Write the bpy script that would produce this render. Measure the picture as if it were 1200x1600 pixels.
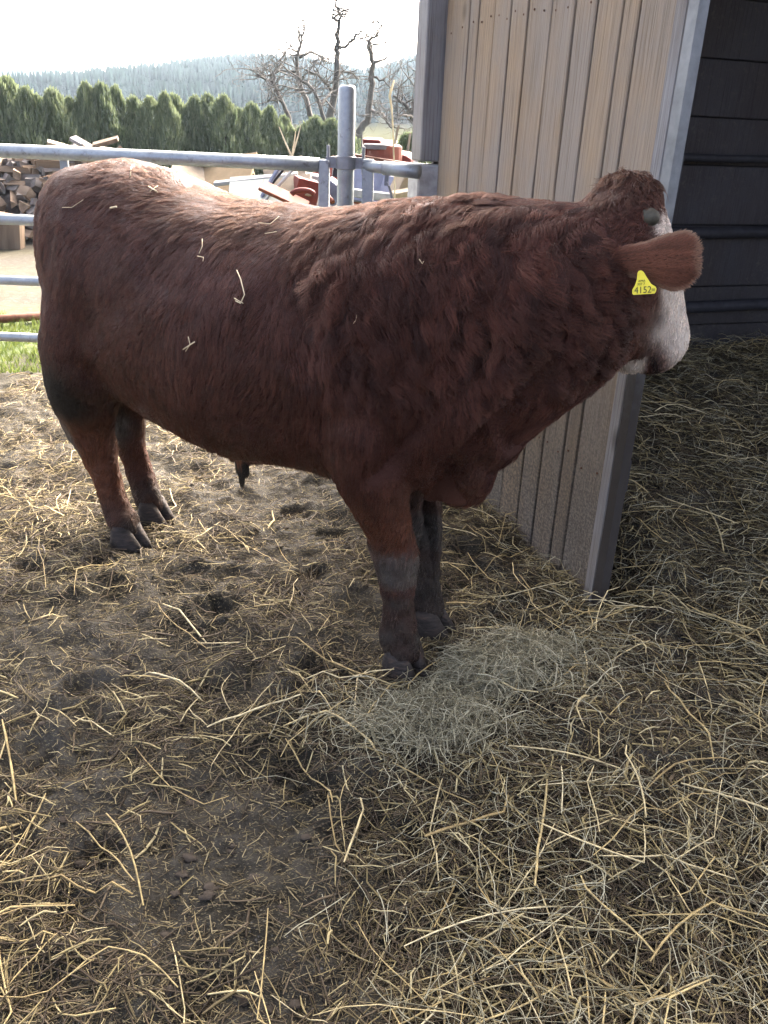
import bpy, bmesh, math, random
import numpy as np
from mathutils import Vector, Matrix, Quaternion
from mathutils.kdtree import KDTree
random.seed(7); rng = np.random.default_rng(7)
scene = bpy.context.scene
for o in list(bpy.data.objects): bpy.data.objects.remove(o)
COL = scene.collection

# ------------------------------------------------------------------ camera
F = 1310.0; EYE = 1.6                       # focal length in pixels of the 1200x1600 photo, eye height
_dn = np.array([-120., -2860., -F]); _dn /= np.linalg.norm(_dn); _up = -_dn
_fw = np.array([0, 0, -1.]); _y = _fw-(_fw@_up)*_up; _y /= np.linalg.norm(_y); _x = np.cross(_y, _up)
RC = np.array([_x, _y, _up])                # camera -> world
cam_d = bpy.data.cameras.new('camera'); cam = bpy.data.objects.new('camera', cam_d); COL.objects.link(cam)
cam_d.sensor_fit = 'VERTICAL'; cam_d.sensor_height = 36.0; cam_d.lens = F/1600*36
cam_d.clip_start = 0.02; cam_d.clip_end = 3000
M = Matrix([list(RC[0])+[0], list(RC[1])+[0], list(RC[2])+[EYE], [0, 0, 0, 1]])
cam.matrix_world = M
scene.camera = cam
# ------------------------------------------------------------------ light
SUN_AZ, SUN_EL = math.radians(19), math.radians(33)
world = bpy.data.worlds.new('World'); scene.world = world; world.use_nodes = True
wn = world.node_tree.nodes; wl = world.node_tree.links
sky = wn.new('ShaderNodeTexSky'); sky.sky_type = 'NISHITA'; sky.sun_disc = False
sky.sun_elevation = SUN_EL; sky.sun_rotation = SUN_AZ; sky.air_density = 0.2; sky.dust_density = 8.0; sky.ozone_density = 0.0
wn['Background'].inputs['Strength'].default_value = 0.15
wl.new(sky.outputs[0], wn['Background'].inputs['Color'])
sun_d = bpy.data.lights.new('sun', 'SUN'); sun = bpy.data.objects.new('sun', sun_d); COL.objects.link(sun)
sun_d.energy = 0.5; sun_d.angle = math.radians(10.0); sun_d.color = (1.0, 0.9, 0.76)
sdir = Vector((math.sin(SUN_AZ)*math.cos(SUN_EL), math.cos(SUN_AZ)*math.cos(SUN_EL), math.sin(SUN_EL)))
sun.rotation_euler = sdir.to_track_quat('Z', 'Y').to_euler(); sun.location = (6, 20, 14)
scene.view_settings.view_transform = 'Standard'; scene.view_settings.look = 'None'
scene.view_settings.gamma = 1.0; scene.view_settings.exposure = 3.85
scene.cycles.max_bounces = 6; scene.cycles.diffuse_bounces = 3; scene.cycles.glossy_bounces = 3
scene.cycles.transmission_bounces = 4; scene.cycles.transparent_max_bounces = 6; scene.cycles.volume_bounces = 0
scene.cycles.use_denoising = True
try: scene.cycles_curves.shape = 'RIBBONS'
except Exception: pass

# ------------------------------------------------------------------ helpers
def ray(px, py): return RC @ np.array([px-600., 800.-py, -F])
def gz(px, py, z=0.):
    d = ray(px, py); return np.array([0, 0, EYE])+d*((z-EYE)/d[2])
def at(px, py, Y):
    d = ray(px, py); return np.array([0, 0, EYE])+d*(Y/d[1])
def onplane(px, py, p0, n):
    d = ray(px, py); c = np.array([0, 0, EYE]); return c+d*(((np.array(p0)-c)@np.array(n))/(d@np.array(n)))

def hash2(ix, iy, seed):
    h = (ix*374761393 + iy*668265263 + seed*974634777) & 0xffffffff
    h = ((h ^ (h >> 13))*1274126177) & 0xffffffff
    return ((h ^ (h >> 16)) & 0xffff)/65535.0
def vnoise(x, y, seed=0):
    x = np.asarray(x, float); y = np.asarray(y, float)
    ix = np.floor(x).astype(np.int64); iy = np.floor(y).astype(np.int64); fx = x-ix; fy = y-iy
    fx = fx*fx*(3-2*fx); fy = fy*fy*(3-2*fy)
    a = hash2(ix, iy, seed); b = hash2(ix+1, iy, seed); c = hash2(ix, iy+1, seed); d = hash2(ix+1, iy+1, seed)
    return (a*(1-fx)+b*fx)*(1-fy)+(c*(1-fx)+d*fx)*fy
def fbm(x, y, octs=4, seed=0):
    s = 0; a = 1; t = 0
    for i in range(octs):
        s = s+a*vnoise(np.asarray(x)*2**i, np.asarray(y)*2**i, seed+i*17); t += a; a *= .5
    return s/t
def vn3(p, seed=0):
    i = np.floor(p).astype(np.int64); f = p-i; f = f*f*(3-2*f); out = 0
    for dx in (0, 1):
        for dy in (0, 1):
            for dz in (0, 1):
                w = (f[:, 0] if dx else 1-f[:, 0])*(f[:, 1] if dy else 1-f[:, 1])*(f[:, 2] if dz else 1-f[:, 2])
                out = out+w*hash2(i[:, 0]+dx+1013*(i[:, 2]+dz), i[:, 1]+dy, seed)
    return out
def sstep(a, b, x):
    t = np.clip((np.asarray(x, float)-a)/(b-a), 0, 1); return t*t*(3-2*t)
def unit(v):
    v = np.asarray(v, float); return v/np.maximum(np.linalg.norm(v, axis=-1, keepdims=True), 1e-9)

class MB:
    def __init__(s): s.v = []; s.f = []
    def add(s, vs, fs):
        o = len(s.v); s.v.extend([tuple(map(float, p)) for p in vs]); s.f.extend([tuple(i+o for i in f) for f in fs])
    def box(s, c, size, rot=None):
        c = Vector(c); h = Vector(size)/2
        vs = []
        for dx in (-1, 1):
            for dy in (-1, 1):
                for dz in (-1, 1):
                    p = Vector((dx*h.x, dy*h.y, dz*h.z))
                    if rot is not None: p = rot @ p
                    vs.append(c+p)
        s.add(vs, [(0, 1, 3, 2), (4, 6, 7, 5), (0, 4, 5, 1), (2, 3, 7, 6), (0, 2, 6, 4), (1, 5, 7, 3)])
    def tube(s, pts, rad, n=10, cap=True):
        pts = [np.array(p, float) for p in pts]; k = len(pts)
        rad = [rad]*k if np.isscalar(rad) else list(rad)
        t0 = unit(pts[1]-pts[0]); a = np.array([0, 0, 1.]) if abs(t0[2]) < .9 else np.array([1., 0, 0])
        vs = []; fs = []
        for i in range(k):
            t = unit(pts[min(i+1, k-1)]-pts[max(i-1, 0)])
            u = unit(np.cross(a, t)); w = np.cross(t, u); a = np.cross(t, u) if False else w
            a = w
            for j in range(n):
                th = 2*math.pi*j/n; vs.append(pts[i]+rad[i]*(math.cos(th)*u+math.sin(th)*w))
        for i in range(k-1):
            for j in range(n):
                j2 = (j+1) % n; fs.append((i*n+j, i*n+j2, (i+1)*n+j2, (i+1)*n+j))
        if cap: fs.append(tuple(range(n))[::-1]); fs.append(tuple(range((k-1)*n, k*n)))
        s.add(vs, fs)
    def prism(s, poly, y0, y1, frame=None):
        # poly in local x,z; extruded along y
        n = len(poly); vs = [(x, y0, z) for x, z in poly]+[(x, y1, z) for x, z in poly]
        if frame is not None: vs = [frame @ Vector(p) for p in vs]
        s.add(vs, [tuple(range(n)), tuple(range(2*n-1, n-1, -1))]+[(i+n, (i+1) % n+n, (i+1) % n, i) for i in range(n)])
    def lathe(s, prof, n=16, c=(0, 0, 0)):
        vs = [(c[0]+r*math.cos(2*math.pi*j/n), c[1]+r*math.sin(2*math.pi*j/n), c[2]+z) for r, z in prof for j in range(n)]
        fs = [(i*n+j, i*n+(j+1) % n, (i+1)*n+(j+1) % n, (i+1)*n+j) for i in range(len(prof)-1) for j in range(n)]
        fs += [tuple(range(n))[::-1], tuple(range((len(prof)-1)*n, len(prof)*n))]
        s.add(vs, fs)
    def build(s, name, mat=None, parent=None, smooth=False, bevel=0):
        me = bpy.data.meshes.new(name); me.from_pydata(s.v, [], s.f); me.update()
        bm = bmesh.new(); bm.from_mesh(me); bmesh.ops.recalc_face_normals(bm, faces=bm.faces)
        if bevel: bmesh.ops.bevel(bm, geom=bm.edges[:], offset=bevel, segments=1, affect='EDGES', clamp_overlap=True)
        bm.to_mesh(me); bm.free()
        if smooth: me.polygons.foreach_set('use_smooth', [True]*len(me.polygons))
        return link(name, me, mat, parent)
def link(name, me, mat=None, parent=None):
    o = bpy.data.objects.new(name, me); COL.objects.link(o)
    if mat is not None: me.materials.clear(); me.materials.append(mat)
    if parent is not None: o.parent = parent
    return o
def rawmesh(name, v, f, mat=None, parent=None, smooth=False):
    """v (N,3), f (M,k) numpy arrays -> object"""
    me = bpy.data.meshes.new(name); v = np.ascontiguousarray(v, dtype=np.float32); f = np.ascontiguousarray(f, dtype=np.int32)
    me.vertices.add(len(v)); me.vertices.foreach_set('co', v.ravel())
    me.loops.add(f.size); me.loops.foreach_set('vertex_index', f.ravel())
    me.polygons.add(len(f)); me.polygons.foreach_set('loop_start', np.arange(0, f.size, f.shape[1], dtype=np.int32))
    if smooth: me.polygons.foreach_set('use_smooth', np.ones(len(f), dtype=bool))
    me.update(calc_edges=True); me.validate()
    return link(name, me, mat, parent)
def tag(o, label=None, cat=None, group=None, kind=None):
    if label: o['label'] = label
    if cat: o['category'] = cat
    if group: o['group'] = group
    if kind: o['kind'] = kind
    return o
def empty(name, loc=(0, 0, 0), rz=0, parent=None):
    o = bpy.data.objects.new(name, None); COL.objects.link(o); o.location = loc; o.rotation_euler = (0, 0, rz)
    o.empty_display_size = .1
    if parent is not None: o.parent = parent
    return o

# ------------------------------------------------------------------ materials
class NT:
    def __init__(s, name):
        s.m = bpy.data.materials.new(name); s.m.use_nodes = True; s.t = s.m.node_tree; s.t.nodes.clear()
        s.out = s.n('ShaderNodeOutputMaterial'); s.b = s.n('ShaderNodeBsdfPrincipled'); s.l(s.b.outputs[0], s.out.inputs[0])
    def n(s, typ, **kw):
        nd = s.t.nodes.new(typ)
        for k, v in kw.items():
            if k in nd.inputs: nd.inputs[k].default_value = v
            else: setattr(nd, k, v)
        return nd
    def l(s, a, b): s.t.links.new(a, b)
    def coords(s, scale=(1, 1, 1), kind='Object', rand=0):
        tc = s.n('ShaderNodeTexCoord'); mp = s.n('ShaderNodeMapping'); mp.inputs['Scale'].default_value = scale
        s.l(tc.outputs[kind], mp.inputs[0])
        if rand:
            oi = s.n('ShaderNodeObjectInfo'); mu = s.n('ShaderNodeMath', operation='MULTIPLY'); mu.inputs[1].default_value = rand
            s.l(oi.outputs['Random'], mu.inputs[0]); s.l(mu.outputs[0], mp.inputs['Location'])
        return mp.outputs[0]
    def noise(s, vec, scale=5, detail=4, rough=.5, dist=0):
        nd = s.n('ShaderNodeTexNoise'); nd.inputs['Scale'].default_value = scale; nd.inputs['Detail'].default_value = detail
        nd.inputs['Roughness'].default_value = rough; nd.inputs['Distortion'].default_value = dist
        s.l(vec, nd.inputs['Vector']); return nd.outputs['Fac']
    def ramp(s, fac, stops):
        r = s.n('ShaderNodeValToRGB'); e = r.color_ramp.elements
        while len(e) < len(stops): e.new(.5)
        for i, (p, c) in enumerate(stops):
            e[i].position = p; e[i].color = (*c, 1) if len(c) == 3 else c
        s.l(fac, r.inputs[0]); return r.outputs[0]
    def mix(s, fac, a, b, mode='MIX'):
        m = s.n('ShaderNodeMix', data_type='RGBA', blend_type=mode)
        for i, v in ((0, fac), (6, a), (7, b)):
            if isinstance(v, (int, float)): m.inputs[i].default_value = v
            elif isinstance(v, tuple): m.inputs[i].default_value = (*v, 1) if len(v) == 3 else v
            else: s.l(v, m.inputs[i])
        return m.outputs[2]
    def math(s, op, a, b=None, clamp=False):
        m = s.n('ShaderNodeMath', operation=op); m.use_clamp = clamp
        for i, v in ((0, a), (1, b)):
            if v is None: continue
            if isinstance(v, (int, float)): m.inputs[i].default_value = v
            else: s.l(v, m.inputs[i])
        return m.outputs[0]
    def bump(s, h, strength=.3, dist=.01):
        b = s.n('ShaderNodeBump'); b.inputs['Strength'].default_value = strength; b.inputs['Distance'].default_value = dist
        s.l(h, b.inputs['Height']); s.l(b.outputs[0], s.b.inputs['Normal'])
    def col(s, c):
        if isinstance(c, tuple): s.b.inputs['Base Color'].default_value = (*c, 1)
        else: s.l(c, s.b.inputs['Base Color'])
    def rough(s, r):
        if isinstance(r, (int, float)): s.b.inputs['Roughness'].default_value = r
        else: s.l(r, s.b.inputs['Roughness'])
C3 = lambda a, k: tuple(x*k for x in a)
def simple(name, c, rough=.7, metal=0, var=.35, scale=8, stretch=(1, 1, 1), bump=.15, rand=7, spec=.2):
    m = NT(name); v = m.coords(stretch, rand=rand); f = m.noise(v, scale, 5, .6)
    m.col(m.ramp(f, [(.25, C3(c, 1-var)), (.75, C3(c, 1+var))])); m.rough(rough); m.b.inputs['Metallic'].default_value = metal; m.b.inputs['Specular IOR Level'].default_value = .5 if metal else spec
    if bump: m.bump(f, bump, .01)
    return m.m
MAT = {}
# weathered board wood: grain runs along local z
def woodmat(name, c1, c2, grey, dirt=None, scale=1.0, dirt_z=(.2, 1.0), crust=None):
    m = NT(name); v = m.coords((1, 1, .07), rand=9)
    w = m.n('ShaderNodeTexWave', wave_type='BANDS', bands_direction='X'); w.inputs['Scale'].default_value = 17*scale
    w.inputs['Distortion'].default_value = 7; w.inputs['Detail'].default_value = 3; w.inputs['Detail Scale'].default_value = 1.3
    m.l(v, w.inputs['Vector'])
    f1 = m.noise(v, 60*scale, 6, .7); f2 = m.noise(m.coords((1, 1, .5), rand=5), 3.2, 4, .6); f3 = m.noise(m.coords((1, 1, .012), rand=5), 220*scale, 3, .7)
    g = m.mix(.8, w.outputs['Fac'], f1)
    c = m.mix(g, c1, c2)
    c = m.mix(m.ramp(f2, [(.36, (0, 0, 0)), (.60, (.9, .9, .9))]), c, grey)
    c = m.mix(m.ramp(f3, [(.38, (.6, .6, .6)), (.48, (0, 0, 0))]), c, C3(c2, .5))
    # knots
    vo = m.n('ShaderNodeTexVoronoi'); vo.inputs['Scale'].default_value = 4.2; m.l(m.coords((1, 1, .55), rand=11), vo.inputs['Vector'])
    c = m.mix(m.ramp(vo.outputs['Distance'], [(.05, (.85, .85, .85)), (.13, (0, 0, 0))]), c, C3(c1, .35))
    st = m.noise(m.coords((1, 1, .05), rand=3), 9, 5, .65); c = m.mix(m.ramp(st, [(.58, (0, 0, 0)), (.74, (.45, .45, .45))]), c, C3(c2, .45))
    if dirt:
        geo = m.n('ShaderNodeNewGeometry'); sp = m.n('ShaderNodeSeparateXYZ'); m.l(geo.outputs['Position'], sp.inputs[0])
        k = m.noise(m.coords((1, 1, 1)), 5, 5, .65); k2 = m.noise(m.coords((1, 1, 1)), 90, 4, .7)
        zz = m.math('SUBTRACT', sp.outputs[2], m.math('MULTIPLY', k, .55))
        d = m.ramp(zz, [(dirt_z[0]-.2, (.92, .92, .92)), (dirt_z[1]-.35, (0, 0, 0))])
        d = m.math('MULTIPLY', d, m.ramp(k2, [(.38, (.35, .35, .35)), (.58, (1, 1, 1))]))
        c = m.mix(d, c, dirt)
    if crust:
        q = m.noise(m.coords((1, 1, 1)), 38, 6, .75); q2 = m.noise(m.coords((1, 1, 1)), 2.2, 4, .6)
        c = m.mix(m.math('MULTIPLY', m.ramp(q, [(.52, (0, 0, 0)), (.66, (.8, .8, .8))]), m.ramp(q2, [(.4, (.15, .15, .15)), (.65, (1, 1, 1))])), c, crust)
    m.col(c); m.rough(.8); m.b.inputs['Specular IOR Level'].default_value = .25
    m.bump(m.mix(.5, f3, g), .8, .008)
    return m.m
MAT['board'] = woodmat('weathered_board', (.35, .262, .165), (.23, .168, .104), (.24, .207, .165), dirt=(.062, .055, .043), dirt_z=(.2, 1.25))
MAT['grey_board'] = woodmat('grey_board', (.22, .20, .17), (.15, .13, .11), (.24, .24, .235))
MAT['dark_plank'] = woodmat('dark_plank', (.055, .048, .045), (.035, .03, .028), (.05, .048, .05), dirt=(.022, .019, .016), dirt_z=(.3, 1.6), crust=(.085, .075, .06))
def galv():
    m = NT('galvanised_steel'); v = m.coords((1, 1, 1), rand=3)
    vo = m.n('ShaderNodeTexVoronoi'); vo.inputs['Scale'].default_value = 55; m.l(v, vo.inputs['Vector'])
    f = m.noise(v, 9, 5, .65)
    c = m.ramp(f, [(.3, (.25, .28, .285)), (.7, (.44, .47, .47))])
    c = m.mix(m.math('MULTIPLY', vo.outputs['Distance'], .5), c, (.25, .28, .29))
    d = m.noise(v, 26, 4, .7)
    c = m.mix(m.ramp(d, [(.58, (0, 0, 0)), (.72, (.6, .6, .6))]), c, (.11, .10, .085))
    m.col(c); m.b.inputs['Metallic'].default_value = .55; m.rough(m.ramp(f, [(.3, (.38, .38, .38)), (.7, (.6, .6, .6))]))
    m.bump(d, .08, .003); return m.m
MAT['galv'] = galv()
def splashed_steel():
    m = NT('mud_splashed_steel'); f = m.noise(m.coords(), 14, 5, .6); c = m.ramp(f, [(.3, (.085, .095, .10)), (.7, (.17, .185, .19))])
    geo = m.n('ShaderNodeNewGeometry'); sp = m.n('ShaderNodeSeparateXYZ'); m.l(geo.outputs['Position'], sp.inputs[0])
    zz = m.math('SUBTRACT', sp.outputs[2], m.math('MULTIPLY', m.noise(m.coords(), 7, 5, .65), .7)); d = m.ramp(zz, [(.45, (.97, .97, .97)), (1.0, (0, 0, 0))])
    m.col(m.mix(d, c, (.026, .021, .016))); m.rough(m.mix(d, (.5, .5, .5), (.9, .9, .9))); m.b.inputs['Metallic'].default_value = .25; m.bump(f, .15, .005); return m.m
MAT['post_steel'] = splashed_steel()
MAT['dirty_steel'] = simple('dirty_steel', (.21, .22, .225), .55, .4, .4, 14)
MAT['concrete'] = simple('concrete', (.33, .33, .32), .9, 0, .3, 22, bump=.4)
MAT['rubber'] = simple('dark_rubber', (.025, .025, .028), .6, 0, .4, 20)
MAT['rust'] = simple('rust', (0.102, 0.045, 0.027), .85, 0, .45, 25)
MAT['red'] = simple('red_paint', (.135, .030, .022), .7, 0, .3, 12)
MAT['orange'] = simple('orange_paint', (.19, .062, .036), .7, 0, .25, 12)
MAT['mid_steel'] = simple('old_steel', (0.120, 0.120, 0.114), .6, .3, .3, 15)
MAT['ply'] = simple('raw_plywood', (0.231, 0.168, 0.092), .8, 0, .2, 10, (1, 1, .2))
MAT['pale_wood'] = simple('pale_timber', (0.280, 0.230, 0.160), .8, 0, .25, 14, (1, 1, .1))
MAT['white_scrap'] = simple('white_scrap', (0.310, 0.310, 0.300), .6, 0, .2, 6)
MAT['blue_scrap'] = simple('blue_grey_sheet', (0.132, 0.149, 0.209), .6, 0, .3, 8)
MAT['green_scrap'] = simple('green_grey_sheet', (0.165, 0.190, 0.170), .6, 0, .2, 8)
MAT['tin'] = simple('roof_sheet', (.16, .16, .165), .5, .5, .2, 4)
MAT['log'] = simple('split_log', (0.180, 0.130, 0.085), .85, 0, .55, 9, (1, 1, .15), rand=13)
MAT['log_grey'] = simple('grey_split_log', (0.138, 0.121, 0.105), .85, 0, .5, 9, (1, 1, .15), rand=13)
MAT['bark'] = simple('bark', (0.051, 0.042, 0.035), .9, 0, .4, 30, (1, 1, .3), .4)
MAT['tree_bark'] = simple('grey_tree_bark', (.085, .078, .066), .9, 0, .4, 12, (1, 1, .3), .4)
MAT['stalk'] = simple('dry_stalk', (.62, .52, .33), .7, 0, .25, 20)
# ------------------------------------------------------------------ ground
def bedding(x, y):
    """deep litter heaped against the barn's back wall, running out towards the yard"""
    s = (x-.72)*-.329+(y-2.93)*.945              # along the side wall, away from the eye
    t = (x-.72)*.945+(y-2.93)*.329               # into the barn
    inside = np.where(s > -.35, sstep(.06, .4, t), sstep(-.12, .4, t+.25*(fbm(x*1.3+4, y*1.3, 2, 5)-.5)))
    h = .42*sstep(-1.1, 1.5, s)*inside
    mound = .10*np.exp(-(((x-.75)/.55)**2+((y-1.75)/.6)**2))
    return h+mound
_hr = np.random.default_rng(91); PRINTS = [(a_*1.25-.35, 1.05+b_*2.5, c_*6.28) for a_, b_, c_ in zip(_hr.uniform(-1, 1, 34), _hr.random(34), _hr.random(34))]
def prints(x, y):
    """two-toed hoof prints pressed into the mud"""
    h = np.zeros(np.shape(x))
    for cx, cy, th in PRINTS:
        k = (np.abs(x-cx) < .16) & (np.abs(y-cy) < .16)
        if not np.any(k): continue
        dx, dy = x[k]-cx, y[k]-cy; a = dx*math.cos(th)+dy*math.sin(th); b = -dx*math.sin(th)+dy*math.cos(th)
        toe = np.exp(-((a/.062)**4+((np.abs(b)-.03)/.026)**4)); rim = np.exp(-((np.hypot(a/1.25, b)-.078)/.022)**2)
        h[k] += -.030*toe+.012*rim
    return h
def ground_h(x, y, fine=True):
    x = np.asarray(x, float); y = np.asarray(y, float)
    r = np.hypot(x, y)
    near = 1-sstep(7, 14, r)
    h = .05*(fbm(x*.9, y*.9, 3, 1)-.5)
    h = h+near*(.085*(fbm(x*3.1, y*3.1, 3, 2)-.5)+.075*(fbm(x*9, y*9, 3, 3)-.5))
    if fine: h = h+near*.05*(np.abs(fbm(x*24, y*24, 3, 4)-.5)-.12)
    h = h+prints(x, y)
    for hx, hy in ((-1.04, 3.09), (-.98, 3.3), (.08, 2.27), (.19, 2.51)):   # trodden level under each foot
        k = np.exp(-((x-hx)**2+(y-hy)**2)/.02); h = h*(1-k)
    h = h+bedding(x, y)*near
    return h
def axis(a, b, step, lo, hi, grow=1.12):
    mid = list(np.arange(a, b+1e-6, step)); s = step; p = a; left = []
    while p > lo: s *= grow; p -= s; left.append(max(p, lo))
    s = step; p = b; right = []
    while p < hi: s *= grow; p += s; right.append(min(p, hi))
    return np.array(left[::-1]+mid+right)
gx = axis(-2.3, 2.5, .0155, -640, 640); gy = axis(.75, 5.2, .0155, -50, 700)
GX, GY = np.meshgrid(gx, gy); GZ = ground_h(GX, GY)
n0, n1 = GX.shape
idx = np.arange(n0*n1).reshape(n0, n1)
gf = np.stack([idx[:-1, :-1], idx[:-1, 1:], idx[1:, 1:], idx[1:, :-1]], -1).reshape(-1, 4)
def groundmat():
    m = NT('yard_mud'); v = m.coords((1, 1, 1))
    geo = m.n('ShaderNodeNewGeometry'); sp = m.n('ShaderNodeSeparateXYZ'); m.l(geo.outputs['Position'], sp.inputs[0])
    X, Y = sp.outputs[0], sp.outputs[1]
    a = m.noise(v, 1.7, 5, .6); b = m.noise(v, 16, 6, .7); c = m.noise(v, 90, 4, .7)
    mud = m.mix(m.ramp(a, [(.38, (0, 0, 0)), (.62, (1, 1, 1))]), (.025, .0225, .0155), (.070, .064, .051))
    mud = m.mix(m.ramp(b, [(.35, (.75, .75, .75)), (.6, (0, 0, 0))]), mud, (.0125, .0105, .0065))
    vo = m.n('ShaderNodeTexVoronoi'); vo.inputs['Scale'].default_value = 85; m.l(v, vo.inputs['Vector'])
    peb = m.math('MULTIPLY', m.ramp(vo.outputs['Distance'], [(.16, (1, 1, 1)), (.26, (0, 0, 0))]), m.ramp(m.noise(v, 3.1, 3), [(.5, (0, 0, 0)), (.62, (.6, .6, .6))]))
    mud = m.mix(peb, mud, (.17, .16, .14))
    fl = None
    for rz_, sx_ in ((.3, 60), (1.4, 75), (2.4, 66)):
        mp = m.n('ShaderNodeMapping'); mp.inputs['Rotation'].default_value = (0, 0, rz_); mp.inputs['Scale'].default_value = (sx_, sx_*4.5, sx_); m.l(v, mp.inputs[0])
        vv = m.n('ShaderNodeTexVoronoi'); vv.inputs['Scale'].default_value = 1; m.l(mp.outputs[0], vv.inputs['Vector'])
        q = m.ramp(vv.outputs['Distance'], [(.20, (1, 1, 1)), (.27, (0, 0, 0))]); sel = m.n('ShaderNodeSeparateColor'); m.l(vv.outputs['Color'], sel.inputs[0])
        q = m.math('MULTIPLY', q, m.ramp(sel.outputs[0], [(.45, (0, 0, 0)), (.75, (.9, .9, .9))])); mud = m.mix(q, mud, (.17, .145, .082))
    # yard beyond the fence: gravel with dry litter, a strip of grass, then meadow
    grav = m.mix(c, (.030, .026, .018), (.080, .070, .050)); grav = m.mix(m.ramp(a, [(.4, (0, 0, 0)), (.7, (.7, .7, .7))]), grav, (.07, .064, .032))
    grass = m.mix(b, (.04, .07, .015), (.10, .125, .035))
    meadow = m.mix(a, (.03, .038, .015), (.055, .055, .025))
    wob = m.math('MULTIPLY', m.math('SUBTRACT', m.noise(v, .9, 5, .65), .5), 2.4)
    yy = m.math('ADD', Y, wob)
    def band(lo, hi):
        t = m.n('ShaderNodeMapRange'); t.inputs['From Min'].default_value = lo; t.inputs['From Max'].default_value = hi; m.l(yy, t.inputs['Value']); return t.outputs[0]
    col = m.mix(band(5.0, 5.6), mud, grav)
    gm = m.math('MULTIPLY', band(5.6, 6.0), m.math('SUBTRACT', 1.0, band(7.0, 7.8)))
    col = m.mix(m.math('MULTIPLY', gm, .9), col, grass)
    col = m.mix(band(16, 19), col, meadow)
    m.col(col)
    m.rough(m.ramp(b, [(.3, (.55, .55, .55)), (.6, (.95, .95, .95))])); m.b.inputs['Specular IOR Level'].default_value = .12
    m.bump(m.mix(.5, b, c), 1.0, .02)
    return m.m
ground = rawmesh('ground', np.stack([GX, GY, GZ], -1).reshape(-1, 3), gf, groundmat(), smooth=True)
tag(ground, kind='structure')

# ------------------------------------------------------------------ hills
SKYL = np.array([(-400, 120), (-150, 112), (0, 103), (60, 100), (120, 117), (190, 124), (215, 116), (250, 98), (300, 88), (350, 80), (400, 76), (450, 78), (500, 86), (560, 100), (600, 95), (660, 74), (720, 58), (900, 40), (1300, 30)], float)
def hillmat(name, field):
    m = NT(name); v = m.coords((1, 1, 1)); a = m.noise(v, .02, 4, .6); b = m.noise(v, .12, 4, .6)
    floor = m.mix(b, (.03, .032, .02), (.05, .045, .028)); fld = m.mix(a, (.035, .038, .016), (.06, .055, .026))
    geo = m.n('ShaderNodeNewGeometry'); sp = m.n('ShaderNodeSeparateXYZ'); m.l(geo.outputs['Position'], sp.inputs[0])
    t = m.n('ShaderNodeMapRange'); t.inputs['From Min'].default_value = field+2; t.inputs['From Max'].default_value = field-2; m.l(sp.outputs[2], t.inputs['Value'])
    m.col(m.mix(t.outputs[0], floor, fld)); m.rough(1.0); m.b.inputs['Specular IOR Level'].default_value = 0; return m.m
def hill(name, Yc, Y0, Y1, tree_h, x0, x1, sel, mat, spacing, seed, fieldtop):
    pts = np.array([at(px, py, Yc) for px, py in SKYL]); top = pts[:, 2]-tree_h
    px = SKYL[:, 0]
    low = np.where(sel(px), top, 2.0)
    xs = np.linspace(x0, x1, 90); ys = np.linspace(Y0, Y1, 50)
    Hc = lambda X: np.interp(X, pts[:, 0], low)
    def H(X, Y):
        t = np.clip((Y-Y0)/(Yc-Y0), 0, 1.0); return Hc(X)*t**1.25-.8+(fbm(X*.02, Y*.02, 3, seed)-.5)*5*t*(1-t)*2
    XX, YY = np.meshgrid(xs, ys); ZZ = H(XX, YY); a, b = XX.shape; id_ = np.arange(a*b).reshape(a, b)
    f = np.stack([id_[:-1, :-1], id_[:-1, 1:], id_[1:, 1:], id_[1:, :-1]], -1).reshape(-1, 4)
    o = rawmesh(name, np.stack([XX, YY, ZZ], -1).reshape(-1, 3), f, mat, smooth=True); tag(o, kind='structure')
    # conifers
    X = []; Y = []
    r = np.random.default_rng(seed); n = int((x1-x0)*(Y1-Y0)/spacing**2)
    tx = r.uniform(x0, x1, n); ty = r.uniform(Y0, min(Y1, Yc+30), n); tz = H(tx, ty)
    keep = (tz > fieldtop+4*(fbm(tx*.03, ty*.03, 2, 9)-.5)*2) & (Hc(tx) > 5)
    tx, ty, tz = tx[keep], ty[keep], tz[keep]; n = len(tx)
    hh = tree_h*r.uniform(.65, 1.2, n); rr = hh*r.uniform(.13, .2, n)
    K = 5; V = []; Fc = []
    tiers = [(0.08, 1.0, .50), (.33, .78, .75), (.60, .50, 1.0)]
    ang = np.arange(K)/K*2*np.pi
    off = 0
    for zb, rs, zt in tiers:
        ph = r.uniform(0, 6.28, n)[:, None]; rad = rr[:, None]*rs*r.uniform(.7, 1.25, (n, K))
        ring = np.stack([tx[:, None]+rad*np.cos(ang+ph), ty[:, None]+rad*np.sin(ang+ph), tz[:, None]+hh[:, None]*(zb+r.uniform(-.03, .03, (n, K)))], -1)
        tip = np.stack([tx, ty, tz+hh*zt], -1)[:, None]
        V.append(np.concatenate([ring, tip], 1).reshape(-1, 3))
        b0 = off+np.arange(n)[:, None]*(K+1)
        Fc.append(np.stack([b0+np.arange(K), b0+(np.arange(K)+1) % K, np.broadcast_to(b0+K, (n, K))], -1).reshape(-1, 3)); off += n*(K+1)
    return np.concatenate(V), np.concatenate(Fc)
MAT['forest'] = simple('conifer_forest', (.020, .034, .030), 1.0, 0, .3, .15, bump=0, spec=0)
hm = hillmat('hill_field', 3.6)
hv1, hf1 = hill('hills', 520, 260, 620, 6.5, -420, 60, lambda p: p < 212, hillmat('far_hill', 2.0), 3.3, 21, 1.0)
hv2, hf2 = hill('hills', 330, 120, 420, 5.5, -125, 180, lambda p: p > 200, hm, 2.05, 22, 3.4)
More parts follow.
